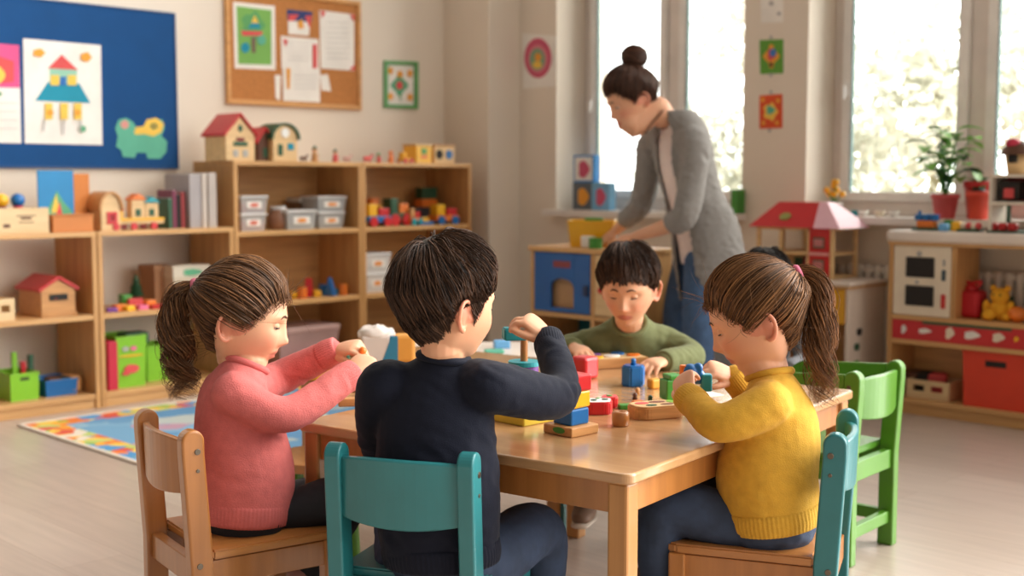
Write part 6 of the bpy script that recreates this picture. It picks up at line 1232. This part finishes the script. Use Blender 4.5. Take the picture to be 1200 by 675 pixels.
# ---------- child in green, far side
h = Head(P(737, 334, 3.66), 196, 20, 0, 1.06); f = vec(-.20, -.98)
to = [P(740, 496, 3.83), P(740, 455, 3.82), P(739, 422, 3.80), P(738, 402, 3.76), P(738, 390, 3.73), P(738, 379, 3.695)]
arms = [dict(j=[P(697, 402, 3.75), P(659, 411, 3.80), P(673, 408, 3.66)], d=P(690, 416, 3.55)-P(672, 407, 3.66), n=(.05, -.25, .95), side=-1, sc=1.08, h=dict(curl=(.3, .32, .34, .38), thumb=.3), end=.80),
        dict(j=[P(781, 402, 3.75), P(810, 417, 3.68), P(777, 424, 3.53)], d=P(752, 429, 3.44)-P(777, 423, 3.53), n=(-.05, -.25, .95), side=1, sc=1.08, h=dict(curl=(.3, .32, .34, .38), thumb=.3), end=.9)]
legs = [dict(j=[Vector((.27, 3.80, .36)), Vector((.24, 3.55, .37)), Vector((.215, 3.50, .17))], toe=(-.2, -.95, .05), r=[.068, .058, .042]), dict(j=[Vector((.43, 3.80, .36)), Vector((.43, 3.55, .37)), Vector((.42, 3.52, .17))], toe=(-.1, -.95, .05), r=[.068, .058, .042])]
Cgs = knit('olive_jersey', (112, 116, 78), .85, .4, 420)
gn, _ = make('child in an olive green top facing the viewer, head bent over a puzzle tray', Vector((.35, 3.79, 0)), f, to, [.112, .112, .114, .112, .098, .048], [.09, .09, .09, .082, .064, .046], h, P(737, 374, 3.715), arms, legs, (226, 170, 134), Cgs, Jeanb, (.050, .043, .034), brow=(92, 64, 48), lid=-.30)
b = MB()
for k in range(2): b.ball(tuple(P(738, 397+9*k, 3.70)), .006, mat('olive_button', (150, 156, 110), .4), 6)
put(bpy_mesh(b), 'buttons', gn)
HLg = ([0, 18, 40, 56, 68, 80, 92, 104, 116, 140, 180], [31, 36, 31, 23, 5, -4, 8, 4, -16, -34, -40])
put(join_np(short_hair(h, HLg, (.05, -.3, .95), (30, 20, 15), (96, 66, 46), 3600, .013, 41, .0011)), 'hair', gn, HB)
# ---------- dark-haired child hidden behind the girl in yellow
h = Head(P(897, 330, 4.40), 170, 15, 0, 1.0); f = vec(.1, -1)
hx = h.c[0]; to = [Vector((hx, 4.48, .34)), Vector((hx, 4.47, .42)), Vector((hx, 4.46, .50)), Vector((hx, 4.45, .57)), Vector((hx, 4.44, .61)), Vector((hx, 4.43, .645))]
arms = [dict(j=[Vector((hx-.12, 4.43, .57)), Vector((hx-.14, 4.36, .44)), Vector((hx-.06, 4.26, .42))], d=(.3, -.9, -.1), n=(0, -.2, 1), side=-1, sc=.95), dict(j=[Vector((hx+.12, 4.43, .57)), Vector((hx+.14, 4.36, .44)), Vector((hx+.06, 4.26, .42))], d=(-.3, -.9, -.1), n=(0, -.2, 1), side=1, sc=.95)]
legs = [dict(j=[Vector((hx-.07, 4.46, .34)), Vector((hx-.07, 4.22, .33)), Vector((hx-.07, 4.22, .075))], toe=(0, -1)), dict(j=[Vector((hx+.07, 4.46, .34)), Vector((hx+.07, 4.22, .33)), Vector((hx+.07, 4.22, .075))], toe=(0, -1))]
dk, _ = make('dark-haired child mostly hidden behind the head of the girl in yellow', Vector((hx, 4.45, 0)), f, to, [.105]*4+[.09, .046], [.09]*4+[.06, .045], h, Vector((hx, 4.42, .68)), arms, legs, (214, 158, 124), knit('grey_knit', (120, 120, 124)), Jeanb, (.046, .041, .034), vox=.004, brow=(30, 22, 18))
put(join_np(short_hair(h, HL_BOY, (.05, -.3, .95), (22, 16, 13), (60, 44, 34), 1500, .013, 51)), 'hair', dk, HB)
r = thing('stool', 'small wooden stool under the dark-haired child behind the girl in yellow', 'stool', (hx, 4.47, 0), 0); MB().cyl(.14, .255, .28, Wchh, 24).build('seat', r)
for k in range(4): a = k*PI/2+PI/4; MB().tube([(math.cos(a)*.12, math.sin(a)*.12, .003), (math.cos(a)*.10, math.sin(a)*.10, .258)], .014, Wch, 10).build('leg', r)
# ---------- woman standing at the cabinet
h = Head(P(740, 114, 5.56), -108, 30, 0, 1.20, True); f = vec(-.88, -.47)
to = [P(838, 345, 5.62), P(828, 280, 5.62), P(812, 232, 5.61), P(804, 198, 5.60), P(799, 166, 5.60), P(792, 145, 5.59), P(777, 133, 5.57)]
RX = [.185, .172, .150, .155, .160, .135, .060]; RY = [.165, .150, .125, .125, .115, .085, .055]
arms = [dict(j=[P(815, 174, 5.44), P(803, 250, 5.42), P(741, 279, 5.64)], d=P(702, 291, 5.72)-P(741, 279, 5.64), n=(-.1, -.55, .8), side=1, sc=1.35, h=dict(curl=(.25, .3, .35, .4), thumb=.4), end=.42),
        dict(j=[P(764, 172, 5.74), P(752, 236, 5.80), P(720, 272, 5.86)], d=P(697, 288, 5.90)-P(720, 272, 5.86), n=(-.2, -.5, .8), side=-1, sc=1.35, h=dict(curl=(.3, .35, .4, .45), thumb=.4), end=.55)]
legs = [dict(j=[P(826, 292, 5.585), P(818, 375, 5.52), P(824, 472, 5.50)], toe=(-.95, -.2), r=[.088, .074, .055]), dict(j=[P(815, 290, 5.70), P(795, 372, 5.72), P(800, 463, 5.74)], toe=(-.95, -.2), r=[.088, .074, .055])]
Ccd = knit('grey_cardigan_knit', (142, 138, 134), .9, .4, 200)
wo_, cg = make('woman in a grey cardigan with a hair bun leaning over the cabinet', Vector((.80, 5.58, 0)), f, to, RX, RY, h, P(767, 128, 5.57), arms, legs, (222, 166, 132), Ccd, Jeanw, (.066, .058, .049), vox=.005, cloth_vox=.009, knitted=False, sc=1.45, brow=(30, 20, 15), lid=-.1, wr=.010)
bm_ = bmesh.new(); bm_.from_mesh(cg.data); rt = Vector((f[1], -f[0], 0)).normalized(); fv = Vector((f[0], f[1], 0)).normalized(); zs_ = [p.z for p in to]; kill = []
for fc in bm_.faces:
    c = fc.calc_center_median(); z = c.z; ax = Vector((np.interp(z, zs_, [p.x for p in to]), np.interp(z, zs_, [p.y for p in to]), z)); d = c-ax; lat, fw = d.dot(rt), d.dot(fv)
    wd = np.interp(z, [zs_[0]-.1, zs_[2], zs_[4], zs_[6]+.06], [.085, .055, .060, .045])
    if fw > .02 and abs(lat+.004) < wd and z < zs_[6]+.03 or z > zs_[6]+.012: kill.append(fc)
bmesh.ops.delete(bm_, geom=kill, context='FACES'); bm_.to_mesh(cg.data); bm_.free()
so2 = cg.modifiers.new('s', 'SOLIDIFY'); so2.thickness = .008; so2.offset = -1
g = MB(); g.tube([lerp(to[0], to[1], .62)]+to[1:], [(x*.86, y*.86) for x, y in zip(RX[1:2]+RX[1:], RY[1:2]+RY[1:])], Cw, 24, 36, side=tuple(rt), capk=.1); me = voxel(g, .009, 4); wrinkle(me, .004, seed=9)
bm_ = bmesh.new(); bm_.from_mesh(me); nk = to[-1]+fv*.05-Vector((0, 0, .02)); bmesh.ops.delete(bm_, geom=[v for v in bm_.verts if (v.co-nk).length < .072 or v.co.z > to[-1].z], context='VERTS'); bm_.to_mesh(me); bm_.free()
put(me, 'blouse', wo_, mat('white_blouse', (232, 214, 206), .85, bump=.3, bscale=200))
put(bpy_mesh(MB().tube([to[-1]+fv*.035+rt*.05+Vector((0, 0, .01)), to[-1]+fv*.085+rt*.02-Vector((0, 0, .06)), to[-1]+fv*.095-Vector((0, 0, .09)), to[-1]+fv*.085-rt*.02-Vector((0, 0, .06)), to[-1]+fv*.035-rt*.05+Vector((0, 0, .01))], .0035, Cbrown, 6, 30)), 'necklace', wo_)
D3, L3 = (44, 27, 20), (112, 74, 54)
tl = vec(0, -.56, .83); put(join_np(pulled_hair(h, HL_GIRL, tl, D3, L3, 1300, .012, 61, 20, .0018)), 'hair', wo_, HB)
bc_ = h.w(tl*.148); R = np.random.default_rng(5); up = h.c*0+tl @ h.R; e1 = np.cross(up, vec(.3, 1, 0)); e1 /= np.linalg.norm(e1); e2 = np.cross(up, e1); Ls = []
for i in range(420):
    lat = R.random()*PI*.9+.15; a0 = R.random()*2*PI; sp = np.linspace(0, 1.6, 14); Ls.append([bc_+(e1*math.cos(a0+s_)+e2*math.sin(a0+s_))*(.058*math.sin(lat)*(1+.05*R.random()))+up*(.049*math.cos(lat)+.006*math.sin(s_*3)) for s_ in sp])
b = MB(); b.ball((0, 0, 0), (.060, .060, .051), HB, 14); q = np.array(b.v); q = bc_+np.outer(q[:, 0], e1)+np.outer(q[:, 1], e2)+np.outer(q[:, 2], up); me = bpy.data.meshes.new('b')
tri = np.array([f_ if len(f_) == 4 else (*f_, f_[0]) for f_ in b.f]); F4 = [tuple(f_) for f_ in b.f]
sv, sf, sc_ = strand_mesh(Ls, np.full(len(Ls), .0022), tones(len(Ls), D3, L3, R)); off = len(q)
me.from_pydata(np.vstack([q, sv]).tolist(), [], F4+(sf+off).tolist()); me.polygons.foreach_set('use_smooth', [True]*len(me.polygons)); colour(me, 'tone', np.vstack([np.repeat(np.array(lin(D3))[None], len(q), 0), sc_])); me.update(); put(me, 'hair_bun', wo_, HB)
# ------------------------------------------------------------------ pieces in the hands of the girl in yellow
q = P(815, 440, 2.73); c = thing('toy_piece', 'blue knobbly toy piece held by the girl in yellow', 'toy', q, 0); b = MB()
for x, y, z, r_ in ((-.012, 0, .010, .017), (.008, .004, -.004, .017), (-.016, .002, -.012, .015), (.006, 0, .018, .011)): b.ball((x, y, z), r_, Cblue, 9)
me = voxel(b, .003, 2); o = link(bpy.data.objects.new('body', me)); o.parent = c; me.materials.clear(); me.materials.append(Cblue)
MB().box((.012, -.014, -.035), (.036, .014, .004), Ctealc, .004).build('teal_end', c)
tag(MB().cyl(.011, -.012, .012, Cora, 16).build('toy_bead', None, P(802, 434, 2.735), 0), 'orange bead at the finger tips of the girl in yellow', 'bead')
